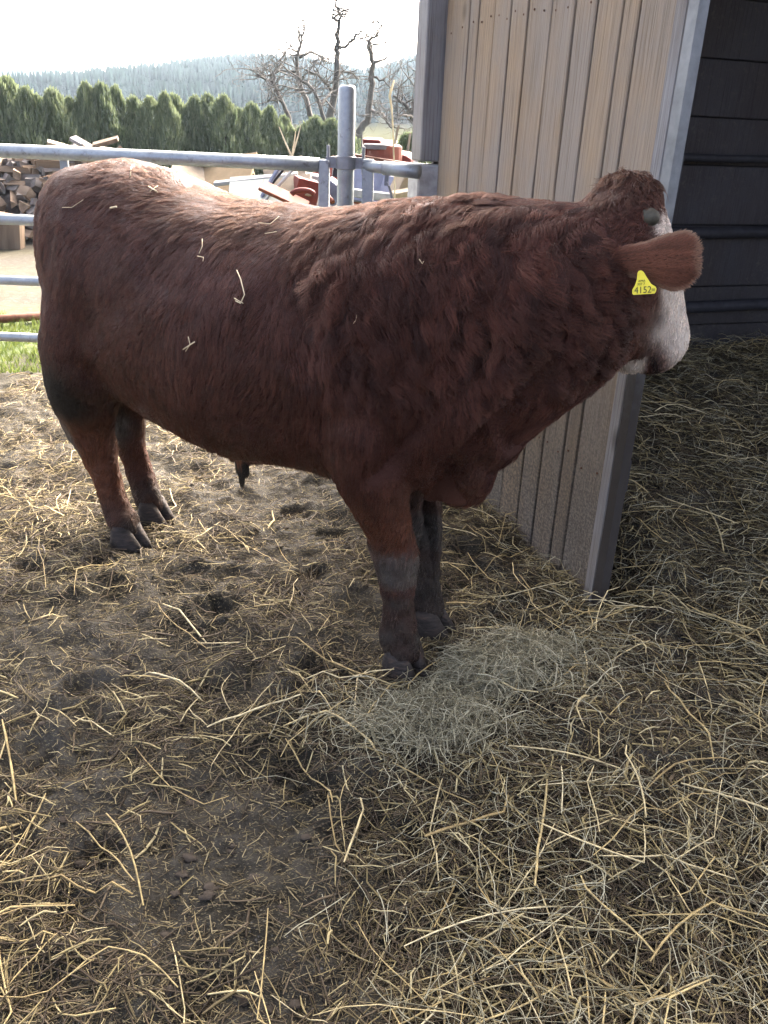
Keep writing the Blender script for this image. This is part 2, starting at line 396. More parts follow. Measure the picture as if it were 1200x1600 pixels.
fo = rawmesh('forest', np.concatenate([hv1, hv2]), np.concatenate([hf1, hf2+len(hv1)]), MAT['forest'])
tag(fo, 'hazy blue conifer forest covering the hills behind the hedge', 'forest', kind='stuff')

# ------------------------------------------------------------------ barn
WD = np.array([-.329, .945]); WD /= np.linalg.norm(WD); W1 = np.array([.72, 2.93]); WN = np.array([-WD[1], WD[0]])   # WN: into -x (outside)
if WN[0] > 0: WN = -WN
barn = empty('barn', (W1[0], W1[1], 0), math.atan2(WD[1], WD[0]))
# local frame: x away along the side wall, y outward (towards the yard), z up
tag(barn, 'open-fronted cattle shed with weathered board side wall and dark inside', 'barn')
m = MB(); m.box((.70, -.075, 1.5), (1.75, .05, .12)); m.box((.70, -.075, .5), (1.75, .05, .12)); m.box((.70, -.075, 2.5), (1.75, .05, .12))
m.box((.70, -.045, 1.44), (1.79, .012, 2.92))
side = m.build('side_wall', MAT['rubber'], barn)
seams = [-.165, .03, .12, .278, .421, .591, .779, .923, 1.078, 1.239, 1.334, 1.60]
for i, (a, b) in enumerate(zip(seams[:-1], seams[1:])):
    gap = .0035 if i in (0, 1, 8, 9) else .0058
    a2, b2 = a+gap, b-gap; y1 = random.uniform(-.004, .004); m = MB()
    K = 9; zs = np.linspace(-.06+random.uniform(0, .02), 2.9, K); wob = lambda: random.uniform(-.0022, .0022)
    V = []
    for z in zs:
        l, r, y = a2+wob(), b2+wob(), y1+random.uniform(-.0015, .0015)
        V += [(l, -.034, z), (l, y-.003, z), (l+.004, y, z), (r-.004, y, z), (r, y-.003, z), (r, -.034, z)]
    Fs = [(k*6+j, k*6+(j+1) % 6, (k+1)*6+(j+1) % 6, (k+1)*6+j) for k in range(K-1) for j in range(6)]
    Fs += [tuple(range(6)), tuple(range((K-1)*6, K*6))]
    cx = (a+b)/2
    m.add([(x-cx, y, z) for x, y, z in V], Fs)
    o = m.build('board', MAT['board'], side); o.location = (cx, 0, 0)
sm_ = MB(); sm_.lathe([(.0038, -.002), (.0038, .0012), (.002, .002)], 8); sme = bpy.data.meshes.new('screw'); sme.from_pydata([(x, z, y) for x, y, z in sm_.v], [], sm_.f); sme.materials.append(MAT['rust'])
for a, b in zip(seams[:-1], seams[1:]):
    for zz in (.5, 2.02):
        for fx in ((.25, .75) if b-a > .12 else (.5,)):
            o = link('screw', sme, None, side); o.location = (a+(b-a)*fx+random.uniform(-.01, .01), .003, zz+random.uniform(-.02, .02))
m = MB(); m.box((-.197, -.012, 1.43), (.056, .05, 2.9)); m.build('corner_batten', MAT['grey_board'], barn, bevel=.004)
m = MB()   # channel-section steel post at the open end
m.prism([(-.278, -.02), (-.232, -.02), (-.232, -.014), (-.272, -.014), (-.272, .008), (-.232, .008), (-.232, .014), (-.278, .014)], 0, 1)
m.v = [(x, z, -.1+3.05*y) for x, y, z in m.v]
m.build('steel_post', MAT['post_steel'], barn)
m = MB(); m.box((1.675, .03, 2.19), (.135, .125, 1.46)); m.build('corner_timber', MAT['grey_board'], barn, bevel=.006)
m = MB(); m.box((1.675, .034, .70), (.15, .135, 1.49)); m.build('concrete_pier', MAT['concrete'], barn, bevel=.008)
# back wall, perpendicular: local x = 1.68, running along -y
wallx = 1.72
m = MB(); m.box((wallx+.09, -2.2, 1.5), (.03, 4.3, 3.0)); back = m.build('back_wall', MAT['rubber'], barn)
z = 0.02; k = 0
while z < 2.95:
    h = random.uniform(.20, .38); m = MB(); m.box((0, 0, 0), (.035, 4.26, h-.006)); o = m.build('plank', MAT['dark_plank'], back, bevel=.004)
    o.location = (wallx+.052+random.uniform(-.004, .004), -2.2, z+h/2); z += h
bw0 = np.array([*(W1+WD*wallx), 0]); bwn = np.array([WD[0], WD[1], 0])
for py in (247, 362, 476):
    zz = onplane(1150, py, bw0, bwn)[2]
    m = MB(); r_ = .034 if py > 300 else .022
    m.tube([(wallx-.01, -.04-j*.43, zz+.006*math.sin(j*1.3)) for j in range(11)], r_, 10); m.build('wall_rail', MAT['rubber'], back, smooth=True)
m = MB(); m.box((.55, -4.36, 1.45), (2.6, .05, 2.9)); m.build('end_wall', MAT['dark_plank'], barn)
m = MB()
pr = []
nw = 60
for j in range(nw+1):
    pr.append((.30-4.95*j/nw, .018*math.cos(j*math.pi)))
vs = [(x, y, 2.98+.06*(x+.8)+c) for x in (-.95, 2.1) for y, c in pr]; n = nw+1
m.add(vs+[(x, y, zz+.012) for x, y, zz in vs], [(j, j+1, n+j+1, n+j) for j in range(nw)]+[(2*n+j, 3*n+j, 3*n+j+1, 2*n+j+1) for j in range(nw)])
m.build('roof', MAT['tin'], barn)
# ------------------------------------------------------------------ gate, post, second gate
PX, PY = -.256, 4.4
fence_post = empty('fence_post', (PX, PY, 0)); tag(fence_post, 'tall round galvanised steel post between the two gates', 'post')
m = MB(); m.lathe([(.041, -.1), (.041, 1.755), (.038, 1.768), (.030, 1.775)], 24); m.build('tube', MAT['galv'], fence_post, smooth=True)
for zz in (1.44, .62):
    m = MB(); m.lathe([(.044, zz-.03), (.049, zz-.028), (.049, zz+.028), (.044, zz+.03)], 24)
    m.build('clamp_ring', MAT['dirty_steel'], fence_post, smooth=False)
    for sx in (-1, 1):
        m = MB(); m.box((sx*.072, -.01, zz), (.05, .012, .05)); m.tube([(sx*.085, -.045, zz), (sx*.085, .03, zz)], .009, 8); m.tube([(sx*.085, -.01, zz-.05), (sx*.085, -.01, zz+.075)], .008, 8)
        m.build('hinge_lug', MAT['dirty_steel'], fence_post)
gate = empty('pipe_gate', (PX-.10, PY, 0)); tag(gate, 'long galvanised four-rail pipe gate behind the bull, left of the post', 'gate')
ga = [at(-420, 226, 4.42)[0]-PX+.1, .03]
for zz, rr in ((1.425, .032), (1.107, .026), (.807, .024), (.512, .024)):
    m = MB(); m.tube([(x, .0+.004*math.sin(x*3), zz-.004*math.sin(x*1.1)) for x in np.linspace(-2.9, -.03, 9)], rr, 16)
    m.build('rail', MAT['galv'], gate, smooth=True)
m = MB(); m.box((-.005, 0, .92), (.052, .05, 1.06)); m.build('end_tube', MAT['galv'], gate, bevel=.004)
xb = at(102, 290, 4.4)[0]-(PX-.1)
m = MB(); m.box((xb, .02, .93), (.04, .02, .94)); m.build('brace', MAT['galv'], gate, bevel=.003)
g2 = empty('short_pipe_gate', (PX+.09, PY-.02, 0)); tag(g2, 'short telescopic galvanised gate from the tall post to the shed corner', 'gate')
e2 = np.array(at(655, 276, 4.26))-np.array([PX+.09, PY-.02, 0])
def lerp(a, b, t): return np.array(a)*(1-t)+np.array(b)*t
for zz, nm in ((1.43, 'rail'), (1.10, 'rail'), (.8, 'rail'), (.51, 'rail')):
    a = np.array([0, 0, zz]); b = np.array([e2[0], e2[1], zz-.012])
    m = MB(); m.tube([a, lerp(a, b, .5)], .026, 16); m.tube([lerp(a, b, .36), b], .0315, 16); m.build(nm, MAT['galv'], g2, smooth=True)
m = MB(); m.box((.02, 0, .93), (.055, .05, 1.06)); m.build('end_tube', MAT['galv'], g2, bevel=.004)
m = MB(); c_ = lerp((0, 0, 1.385), (e2[0], e2[1], 1.37), .42); m.box(c_, (.02, .02, .06)); m.tube([c_+[0, -.03, -.02], c_+[.0, .03, -.02]], .008, 8); m.tube([c_+[.012, 0, -.03], c_+[.03, 0, -.09]], .006, 6)
m.build('locking_pin', MAT['dirty_steel'], g2)
a = gz(-120, 512, .06); b = gz(110, 490, .06)
m = MB(); m.tube([a, lerp(a, b, .5)+[0, 0, .01], b], .035, 10); o = m.build('rusty_pole', MAT['rust'], smooth=True); tag(o, 'rusty brown pole lying on the ground beyond the gate', 'pole')
# ------------------------------------------------------------------ firewood heap
def heap_top(px): return np.interp(px, [-140, 0, 60, 90, 190, 215, 240], [232, 236, 232, 222, 224, 240, 262])
HY = 11.6
hp = []
for px in np.linspace(-160, 235, 26):
    for j, t in enumerate(np.linspace(0, 1, 7)):
        yb = HY+.2+1.5*t; zt = at(px, heap_top(px)+14, HY+1.4)[2]
        z_ = (zt+.05)*math.sin(t*math.pi/2)**.8-.12
        hp.append((at(px, 300, yb)[0], yb, z_))
for px in np.linspace(-160, 235, 26): hp.append((at(px, 300, HY+3)[0], HY+3.4, -.1))
A_ = np.array(hp[:26*7]).reshape(26, 7, 3); B_ = np.array(hp[26*7:]).reshape(26, 1, 3); A_ = np.concatenate([A_, B_], 1)
A_ += rng.normal(0, .03, A_.shape)
id_ = np.arange(26*8).reshape(26, 8)
hf = np.stack([id_[:-1, :-1], id_[1:, :-1], id_[1:, 1:], id_[:-1, 1:]], -1).reshape(-1, 4)
core = rawmesh('bark_debris', A_.reshape(-1, 3), hf, MAT['bark']); tag(core, 'dark bark and splinters filling the firewood heap', 'debris', kind='stuff')
logs = []
for kind in range(5):
    m = MB(); L_ = [.36, .33, .42, .30, .38][kind]; r_ = [.10, .085, .09, .11, .075][kind]
    n = [3, 4, 4, 5, 3][kind]; rr = random.Random(kind)
    poly = []
    if kind in (0, 3): poly = [(0, 0)]+[(r_*1.5*math.cos(a), r_*1.5*math.sin(a)) for a in np.linspace(.1, 1.35 if kind == 0 else 1.7, 4)]
    else: poly = [(r_*rr.uniform(.8, 1.2)*math.cos(a+.5), r_*rr.uniform(.8, 1.2)*math.sin(a+.5)) for a in np.arange(n)/n*2*math.pi]
    cx = sum(p[0] for p in poly)/len(poly); cy = sum(p[1] for p in poly)/len(poly); poly = [(x-cx, y-cy) for x, y in poly]
    k = len(poly); V = []
    for t in (-.5, -.17, .17, .5):
        V += [(x*rr.uniform(.9, 1.1), y*rr.uniform(.9, 1.1), t*L_+rr.uniform(-.012, .012)) for x, y in poly]
    m.add(V, [tuple(range(k))[::-1], tuple(range(3*k, 4*k))]+[(i*k+j, i*k+(j+1) % k, (i+1)*k+(j+1) % k, (i+1)*k+j) for i in range(3) for j in range(k)])
    me = bpy.data.meshes.new('firewood_log'); me.from_pydata(m.v, [], m.f); me.materials.append(MAT['log'] if kind % 2 == 0 else MAT['log_grey'])
    bm = bmesh.new(); bm.from_mesh(me); bmesh.ops.recalc_face_normals(bm, faces=bm.faces); bm.to_mesh(me); bm.free()
    logs.append(me)
def surf(px, t):
    yb = HY+.2+1.5*t; zt = at(px, heap_top(px)+14, HY+1.4)[2]; return np.array([at(px, 300, yb)[0], yb, max((zt+.05)*math.sin(t*math.pi/2)**.8-.12, .06)])
nl = 0
for row, t in enumerate(np.linspace(.02, 1, 14)):
    for px in np.arange(-70, 225, 18):
        p = surf(px+random.uniform(-9, 9)+(row % 2)*11, min(1, max(0, t+random.uniform(-.04, .04))))+np.array([0, -.07, random.uniform(0, .08)])
        if px > 205 and t < .8: continue
        o = bpy.data.objects.new('firewood_log', random.choice(logs)); COL.objects.link(o); o.location = p
        base = Quaternion((1, 0, 0), math.pi/2) if random.random() < .55 else Quaternion((0, 1, 0), math.pi/2)
        o.rotation_mode = 'QUATERNION'
        o.rotation_quaternion = Quaternion((0, 0, 1), random.uniform(-.9, .9)) @ base @ Quaternion((1, 0, 0), random.uniform(-.5, .5)) @ Quaternion((0, 0, 1), random.uniform(0, 6.3))
        s_ = random.uniform(.62, 1.0); o.scale = (s_, s_, s_)
        tag(o, 'split firewood log in the tumbled heap beyond the gate', 'firewood', 'split firewood in the heap'); nl += 1
for px, py, mk in ((12, 376, 'log'), (40, 366, 'log_grey')):
    pass
def slab(name, px, py, Y, size, rot, mat, label, cat):
    m = MB(); m.box((0, 0, 0), size); o = m.build(name, MAT[mat], bevel=.006); o.location = at(px, py, Y)
    o.rotation_euler = tuple(math.radians(a) for a in rot); tag(o, label, cat); return o
slab('log_slab', 14, 370, 11.2, (.34, .2, .55), (14, 10, 5), 'log', 'broad split trunk piece standing upright in front of the firewood heap', 'firewood')
slab('white_board', 40, 236, 12.2, (.75, .25, .03), (0, 8, -8), 'white_scrap', 'white board lying on top of the firewood heap', 'board')
for i, (px, py, rz, ry, mt, lb) in enumerate(((95, 228, 20, 14, 'pale_wood', 'pale split plank end leaning on the firewood heap top'), (130, 225, -15, 24, 'grey_board', 'grey split plank tilted across the heap top'), (165, 222, 10, -16, 'log', 'brown slab offcut at the right crown of the firewood heap'), (150, 232, 35, 8, 'pale_wood', 'short pale board under the grey plank on the heap'))):
    slab('offcut_plank', px, py, 12.7, (.36, .14, .05), (15, ry, rz), mt, lb, 'plank')
# ------------------------------------------------------------------ scrap pile behind the bull
m = MB()
V = []; 
for i, px in enumerate(np.linspace(250, 720, 24)):
    for j, t in enumerate(np.linspace(0, 1, 6)):
        yb = 7.6+2.4*t; V.append((at(px, 300, yb)[0], yb, (1.05+.12*math.sin(i*1.7)-.25*sstep(600, 720, px))*math.sin(t*1.57)-.1+random.uniform(-.06, .06)))
idq = np.arange(24*6).reshape(24, 6)
core2 = rawmesh('scrap_rubble', np.array(V), np.stack([idq[:-1, :-1], idq[1:, :-1], idq[1:, 1:], idq[:-1, 1:]], -1).reshape(-1, 4), MAT['bark']); tag(core2, 'dark rubble under the scrap timber behind the gate', 'rubble', kind='stuff')
SC = [('plywood_sheet', 345, 263, 8.6, (.62, .35, .03), (-12, 4, 5), 'ply', 'yellow plywood sheet on top of the scrap pile nearest the bull’s back', 'plywood'),
 ('plywood_sheet', 352, 274, 8.3, (.55, .5, .03), (38, -10, -12), 'ply', 'yellow plywood sheet tilted below the top one', 'plywood'),
 ('foam_sheet', 303, 268, 8.4, (.4, .4, .06), (30, 14, 10), 'pale_wood', 'pale cream panel at the left end of the scrap pile', 'panel'),
 ('timber_sheet', 446, 275, 8.2, (.38, .34, .025), (52, -12, 8), 'pale_wood', 'square pale board lying flat on top of the white scrap', 'board'),
 ('white_plank', 400, 280, 8.0, (.75, .1, .035), (5, -8, 6), 'white_scrap', 'white plank sticking out left below the square pale board', 'plank'),
 ('white_plank', 425, 288, 7.9, (.7, .09, .03), (5, -4, -10), 'white_scrap', 'white plank under the other white plank', 'plank'),
 ('white_plank', 478, 275, 8.3, (.4, .12, .05), (8, 6, 5), 'white_scrap', 'white plank end beside the gate’s end tube', 'plank'),
 ('grey_sheet', 402, 297, 7.8, (.5, .5, .02), (25, -6, 4), 'green_scrap', 'greenish grey sheet low in the scrap pile', 'sheet'),
 ('blue_lath', 418, 292, 7.7, (.42, .05, .02), (20, -58, 14), 'blue_scrap', 'steep blue grey slat leaning left of the red boards', 'lath'),
 ('white_lath', 432, 293, 7.65, (.5, .03, .02), (20, -46, 12), 'white_scrap', 'thin white slat leaning across the red boards', 'lath'),
 ('dark_lath', 425, 285, 7.75, (.3, .08, .02), (20, -50, 0), 'rubber', 'black slat behind the leaning blue grey slat', 'lath'),
 ('red_board', 444, 306, 7.5, (.42, .16, .03), (22, 22, 0), 'orange', 'orange red board at the foot of the pale timber', 'board'),
 ('timber_sheet', 455, 293, 7.8, (.36, .25, .03), (40, -10, 0), 'pale_wood', 'tapered pale board between the red boards', 'board'),
 ('red_block', 476, 302, 7.8, (.2, .2, .24), (4, 12, 20), 'red', 'dark red box beside the gate’s end tube', 'box'),
 ('grey_pail', 520, 300, 8.0, (.16, .16, .18), (10, 30, 0), 'blue_scrap', 'blue grey box between the end tube and the tall post', 'box'),
 ('blue_sheet', 590, 293, 7.6, (.55, .3, .03), (58, 5, 3), 'blue_scrap', 'blue grey sheet under the short gate’s rail', 'sheet'),
 ('blue_sheet', 622, 297, 7.5, (.3, .22, .03), (50, 9, -12), 'blue_scrap', 'smaller blue grey sheet right of the locking pin', 'sheet'),
 ('dark_beam', 585, 279, 8.0, (.75, .12, .1), (0, 9, 8), 'rubber', 'black beam behind the short gate’s rail', 'beam'),
 ('foam_block', 637, 293, 7.3, (.22, .16, .16), (10, 22, 30), 'pale_wood', 'cream foam block beside the concrete pier', 'block'),
 ('foam_block', 628, 306, 7.1, (.14, .12, .08), (8, -12, 10), 'pale_wood', 'small cream block below the big foam block', 'block'),
 ('grey_beam', 590, 306, 7.2, (.62, .09, .06), (0, 4, -8), 'concrete', 'grey beam low behind the bull’s withers', 'beam'),
 ('brown_beam', 640, 262, 10.2, (1.5, .14, .1), (0, 6, -10), 'rust', 'long brown beam running right below the red machine', 'beam')]
for a in SC: slab(*a)
m = MB(); pts = [at(473+18*math.cos(a), 306-9*math.sin(a), 7.4) for a in np.linspace(.2, 2.9, 8)]; m.tube(pts, .022, 8); o = m.build('red_hose', MAT['red'], smooth=True); tag(o, 'red curved hose by the gate’s end tube', 'hose')
m = MB(); m.tube([at(509, 303, 7.3), at(514, 309, 7.25), at(520, 316, 7.2)], .02, 8); o = m.build('orange_tube', MAT['orange'], smooth=True); tag(o, 'short orange tube between end tube and post', 'tube')
def lathe_at(name, px, py, Y, prof, rot, mat, label, cat):
    m = MB(); m.lathe(prof, 18); o = m.build(name, MAT[mat], smooth=False); o.location = at(px, py, Y); o.rotation_euler = tuple(math.radians(a) for a in rot); tag(o, label, cat); return o
lathe_at('red_drum', 520, 278, 8.6, [(.05, -.1), (.17, -.1), (.18, -.08), (.18, .08), (.17, .1), (.05, .1)], (72, 0, 40), 'red', 'dull red drum lying left of the tall post', 'drum')
lathe_at('salmon_disc', 566, 290, 8.2, [(.04, -.04), (.15, -.05), (.17, -.03), (.17, .03), (.15, .05), (.04, .04)], (80, 0, -60), 'orange', 'salmon red metal disc right of the tall post', 'disc')
# red farm machine
mc = at(600, 240, 10.6); mach = empty('red_machine', (mc[0], mc[1], 0)); tag(mach, 'old red farm machine with capped cylinder behind the short gate', 'machine')
def loc(px, py, Y=10.6): return at(px, py, Y)-np.array([mc[0], mc[1], 0])
m = MB(); p = loc(601, 240); m.lathe([(.19, p[2]-.14), (.21, p[2]-.1), (.20, p[2]+.08), (.17, p[2]+.1)], 20, (p[0], p[1], 0)); m.build('cylinder', MAT['orange'], mach)
m = MB(); p = loc(592, 229); m.lathe([(.13, p[2]-.03), (.165, p[2]-.025), (.165, p[2]+.02), (.15, p[2]+.03)], 20, (p[0]+.01, p[1]-.05, 0)); m.v = [(p[0]+(x-p[0])*1.15, y, z) for x, y, z in m.v]; m.build('cap', MAT['mid_steel'], mach)
m = MB(); q = [loc(566, 217), loc(594, 219), loc(597, 236), loc(570, 246)]; m.add([tuple(v) for v in q]+[tuple(v+np.array([.03, .25, .02])) for v in q], [(0, 1, 2, 3), (7, 6, 5, 4), (0, 4, 5, 1), (1, 5, 6, 2), (2, 6, 7, 3), (3, 7, 4, 0)]); m.build('hopper', MAT['red'], mach, bevel=.01)
m = MB(); q = [loc(596, 253), loc(609, 239), loc(634, 243), loc(643, 249), loc(640, 259)]; k = 5
m.add([tuple(v) for v in q]+[tuple(v+np.array([.06, .5, .03])) for v in q], [tuple(range(k)), tuple(range(2*k-1, k-1, -1))]+[(i, (i+1) % k, k+(i+1) % k, k+i) for i in range(k)]); m.build('hood', MAT['red'], mach, bevel=.012)
m = MB(); m.tube([loc(603, 256, 10.5), loc(614, 240, 10.5)], .018, 6); m.build('strut', MAT['orange'], mach)
m = MB(); a, b = loc(560, 248, 10.4), loc(665, 265, 10.4); m.tube([a, b], .05, 6); m.tube([a+[0, .5, 0], b+[0, .5, 0]], .05, 6)
for t in (.15, .8):
    pp = lerp(a, b, t); m.box((pp[0], pp[1]+.25, pp[2]/2), (.08, .5, max(pp[2], .2)))
m.build('chassis', MAT['mid_steel'], mach)
for (x0, y0, x1, y1, nm, lb) in ((623, 196, 613, 240, 'stake', 'thin pale stake leaning behind the red machine'), (641, 208, 636, 243, 'stake', 'thin pale stake upright right of the red hood')):
    m = MB(); a = at(x1, y1, 12); m.tube([(a[0], 12, -.05), a, at(x0, y0, 12)], .018, 6); o = m.build(nm, MAT['pale_wood']); tag(o, lb, 'stake')
wf = empty('wire_fence', (at(650, 240, 12.5)[0], 12.5, 0)); tag(wf, 'wire mesh fence with pale post beside the shed corner', 'fence')
m = MB(); m.box((0, 0, .72), (.07, .07, 1.5)); m.build('post', MAT['concrete'], wf)
for i in range(8):
    m = MB(); m.tube([(0, -.03, .15+.17*i), (1.6, -.03, .15+.17*i)], .006, 4); m.build('wire', MAT['galv'], wf)
for i in range(8):
    m = MB(); m.tube([(.2*i+.15, -.03, .1), (.2*i+.15, -.03, 1.4)], .004, 4); m.build('wire', MAT['galv'], wf)
m = MB(); m.tube([(at(617, 300, 6.8)[0], 6.8, -.05), at(617, 300, 6.8), at(614, 200, 6.75), at(612, 170, 6.72), at(609, 150, 6.7), at(611, 140, 6.7), at(616, 125, 6.7)], [.008, .006, .006, .008, .010, .011, .006], 6)
o = m.build('dry_stem', MAT['stalk'], smooth=True); tag(o, 'single pale dry plant stem rising right of the tall post', 'plant')
# ------------------------------------------------------------------ hedge of thujas
def leafmat(name, c1, c2):
    m = NT(name); geo = m.n('ShaderNodeNewGeometry'); oi = m.n('ShaderNodeObjectInfo')
    r = m.math('ADD', m.math('MULTIPLY', geo.outputs['Random Per Island'], .75), m.math('MULTIPLY', oi.outputs['Random'], .25))
    m.col(m.mix(r, c1, c2)); m.rough(.85); m.b.inputs['Specular IOR Level'].default_value = .05
    tr = m.n('ShaderNodeBsdfTranslucent'); m.l(m.mix(r, C3(c1, 1.6), C3(c2, 1.6)), tr.inputs[0]); mx = m.n('ShaderNodeMixShader'); mx.inputs[0].default_value = .3
    m.l(m.b.outputs[0], mx.inputs[1]); m.l(tr.outputs[0], mx.inputs[2]); m.l(mx.outputs[0], m.out.inputs[0]); return m.m
MAT['thuja'] = leafmat('thuja_leaf', (.050, .072, .038), (.165, .195, .105))
def thuja_mesh(seed, n=3600):
    r = np.random.default_rng(seed)
    z = r.uniform(.03, 1, n)**.9; th = r.uniform(0, 6.283, n)
    ph = r.uniform(0, 6.28, 5)
    prof = (1-np.clip(z, 0, 1)**2.2)**.62*(.8+.35*np.minimum(1, z*6))
    lump = 1+.20*np.sin(th*3+ph[0]+z*9)+.13*np.sin(th*7+ph[1]-z*17)+.10*np.sin(z*31+ph[2]+th*2)
    rad = .5*prof*lump*(r.uniform(.25, 1, n)**.33)
    # sprays grouped into upright plumes
    c = np.stack([rad*np.cos(th), rad*np.sin(th), z+.0*z], -1)
    up = unit(np.stack([np.cos(th)*.5, np.sin(th)*.5, np.full(n, 1.0)], -1)+r.normal(0, .35, (n, 3)))
    sd = unit(np.cross(up, r.normal(0, 1, (n, 3))))
    L = r.uniform(.03, .075, n)[:, None]; W = r.uniform(.012, .03, n)[:, None]*1.7
    # unit crown is 1 tall, 1 wide; leaf sizes are set for about 2.4 m
    v = np.stack([c-sd*W*.5, c+sd*W*.5, c+sd*W*.35+up*L, c-sd*W*.2+up*L*1.25], 1)
    f = np.arange(n*4).reshape(n, 4)
    me = bpy.data.meshes.new('crown'); me.from_pydata(v.reshape(-1, 3).tolist(), [], f.tolist()); me.materials.append(MAT['thuja']); return me
TH = [thuja_mesh(s) for s in range(4)]
tm = MB(); tm.tube([(0, 0, -.05), (0, 0, .5), (.01, 0, .95)], [.045, .03, .008], 6)
trunk_me = bpy.data.meshes.new('trunk'); trunk_me.from_pydata(tm.v, [], tm.f); trunk_me.materials.append(MAT['bark'])
hx = list(range(-60, 545, 24)); order = ['first', 'second', 'third']+[f'{i}th' for i in range(4, 60)]
tops = lambda px: np.interp(px, [-70, 0, 40, 110, 140, 200, 250, 300, 360, 400, 430, 480, 530], [128, 130, 148, 150, 143, 152, 150, 150, 162, 172, 180, 192, 198])
kk = 0
for i, px in enumerate(hx):
    Y = 20+.006*(px)+random.uniform(-.3, .3); pxx = px+random.uniform(-5, 5)
    tp = at(pxx, tops(pxx)+random.uniform(-9, 12), Y); h = tp[2]
    t = empty('thuja_tree', (tp[0], Y, 0), random.uniform(0, 6.28))
    c = link('crown', TH[i % 4], None, t); w = random.uniform(.72, 1.12); c.scale = (w, w, h)
    s = link('trunk', trunk_me, None, t); s.scale = (1, 1, h)
    side_ = order[kk]; kk += 1
    tag(t, f'evergreen thuja in the hedge row, {side_} from the left end', 'tree', 'thujas of the hedge row')
for j, (px, py) in enumerate(((655, 205), (636, 214))):
    Y = 17; tp = at(px, py, Y); t = empty('thuja_tree', (tp[0], Y, 0), j)
    c = link('crown', TH[j], None, t); c.scale = (.7, .7, tp[2]); s = link('trunk', trunk_me, None, t); s.scale = (1, 1, tp[2])
    tag(t, ('evergreen shrub showing behind the wire mesh fence', 'low evergreen shrub left of the wire fence post')[j], 'shrub')
# ------------------------------------------------------------------ bare fruit trees
def bare_tree(name, Y, limbs, label, seed, twig=1.0):
    """limbs: list of (polyline in photo pixels, root radius, tip radius); each gets its own wander in depth"""
    r = random.Random(seed); base = at(*limbs[0][0][0], Y)
    t = empty(name, (base[0], Y, 0)); tag(t, label, 'tree', 'bare trees beyond the hedge'); o0 = np.array([base[0], Y, 0])
    mt = MB(); mc_ = MB(); tw = 0
    def twigs(p, d, L, rad, depth):
        n = 4; pts = [p]; dd = np.array(d)
        for k in range(n):
            dd = unit(dd+np.array([r.gauss(0, .33), r.gauss(0, .33), r.gauss(.04, .25)])); pts.append(pts[-1]+dd*L/n)
        mc_.tube(pts, [rad*(1-.75*k/n) for k in range(n+1)], 4 if depth > 0 else 3, cap=False)
        if depth > 0:
            for k in range(r.choice((3, 4))):
                i = r.randint(1, n); twigs(pts[i], unit(dd*.5+np.array([r.gauss(0, .8), r.gauss(0, .8), r.gauss(.1, .6)])), L*r.uniform(.4, .7), rad*.5, depth-1)
    for li, (pl, ra, rb) in enumerate(limbs):
        dy = 0 if li == 0 else r.uniform(-1.2, 1.2); n = len(pl)
        pts = [at(x, y, Y+dy*(i/(n-1))) - o0 for i, (x, y) in enumerate(pl)]
        if li == 0: pts = [np.array([pts[0][0], 0, -.1])]+pts
        # smooth and roughen
        fine = []
        for i in range(len(pts)-1):
            for s_ in (0, .33, .66): fine.append(lerp(pts[i], pts[i+1], s_)+np.array([r.gauss(0, .025), r.gauss(0, .03), r.gauss(0, .02)])*(1 if i+s_ > 0 else 0))
        fine.append(pts[-1]); k = len(fine)
        (mt if li == 0 else mc_).tube(fine, [ra+(rb-ra)*(i/(k-1))**.8 for i in range(k)], 7 if li == 0 else 6)
        for i in range(2, k):
            if li == 0 and i < k*.45: continue
            for _ in range(r.choice((1, 2, 2))):
                if r.random() < .8*twig:
                    d = unit(np.array([r.gauss(0, 1), r.gauss(0, .8), r.gauss(.35, .6)])); twigs(fine[i], d, r.uniform(.5, 1.3), .014+.010*r.random(), 2 if r.random() < .6 else 1)
    mt.build('trunk', MAT['tree_bark'], t, smooth=True); mc_.build('crown', MAT['tree_bark'], t, smooth=True)
TY = 30
bare_tree('bare_tree', TY, [([(512, 205), (516, 178), (524, 140), (526, 100), (527, 75), (527, 55), (530, 32)], .16, .055), ([(530, 32), (519, 30), (521, 15), (524, 8)], .05, .02), ([(530, 32), (532, 22), (524, 8), (528, -12)], .045, .02), ([(527, 76), (540, 74), (550, 62), (560, 52), (568, 47)], .05, .03), ([(526, 118), (540, 113), (552, 116), (560, 122)], .05, .02), ([(523, 150), (510, 130), (495, 115), (478, 110)], .06, .03)], 'tall bare tree with a knotted crooked top left of the post', 1, .75)
bare_tree('bare_tree', TY+1, [([(562, 205), (575, 190), (578, 160), (581, 130), (584, 98), (577, 75), (577, 64)], .15, .06), ([(577, 64), (588, 56), (597, 42), (595, 28)], .05, .02), ([(577, 66), (570, 62), (560, 58)], .035, .015), ([(584, 98), (600, 92), (612, 88)], .05, .02), ([(580, 172), (598, 178), (606, 190), (610, 200), (622, 200)], .06, .02), ([(582, 120), (600, 125), (612, 140)], .05, .02)], 'bare tree with a bent trunk right of the tall post', 2, .8)
bare_tree('bare_tree', TY+2, [([(498, 205), (486, 180), (475, 145), (466, 130), (464, 95), (470, 70)], .13, .05), ([(470, 70), (466, 50), (467, 38)], .04, .015), ([(470, 70), (475, 52), (478, 33)], .04, .015), ([(464, 80), (455, 75), (445, 62)], .04, .015), ([(466, 112), (440, 110), (420, 118), (405, 118)], .05, .02), ([(468, 90), (485, 82), (505, 90), (516, 92)], .045, .02)], 'bare spreading tree with two upright tips, tallest left of the knotted one', 3, .95)
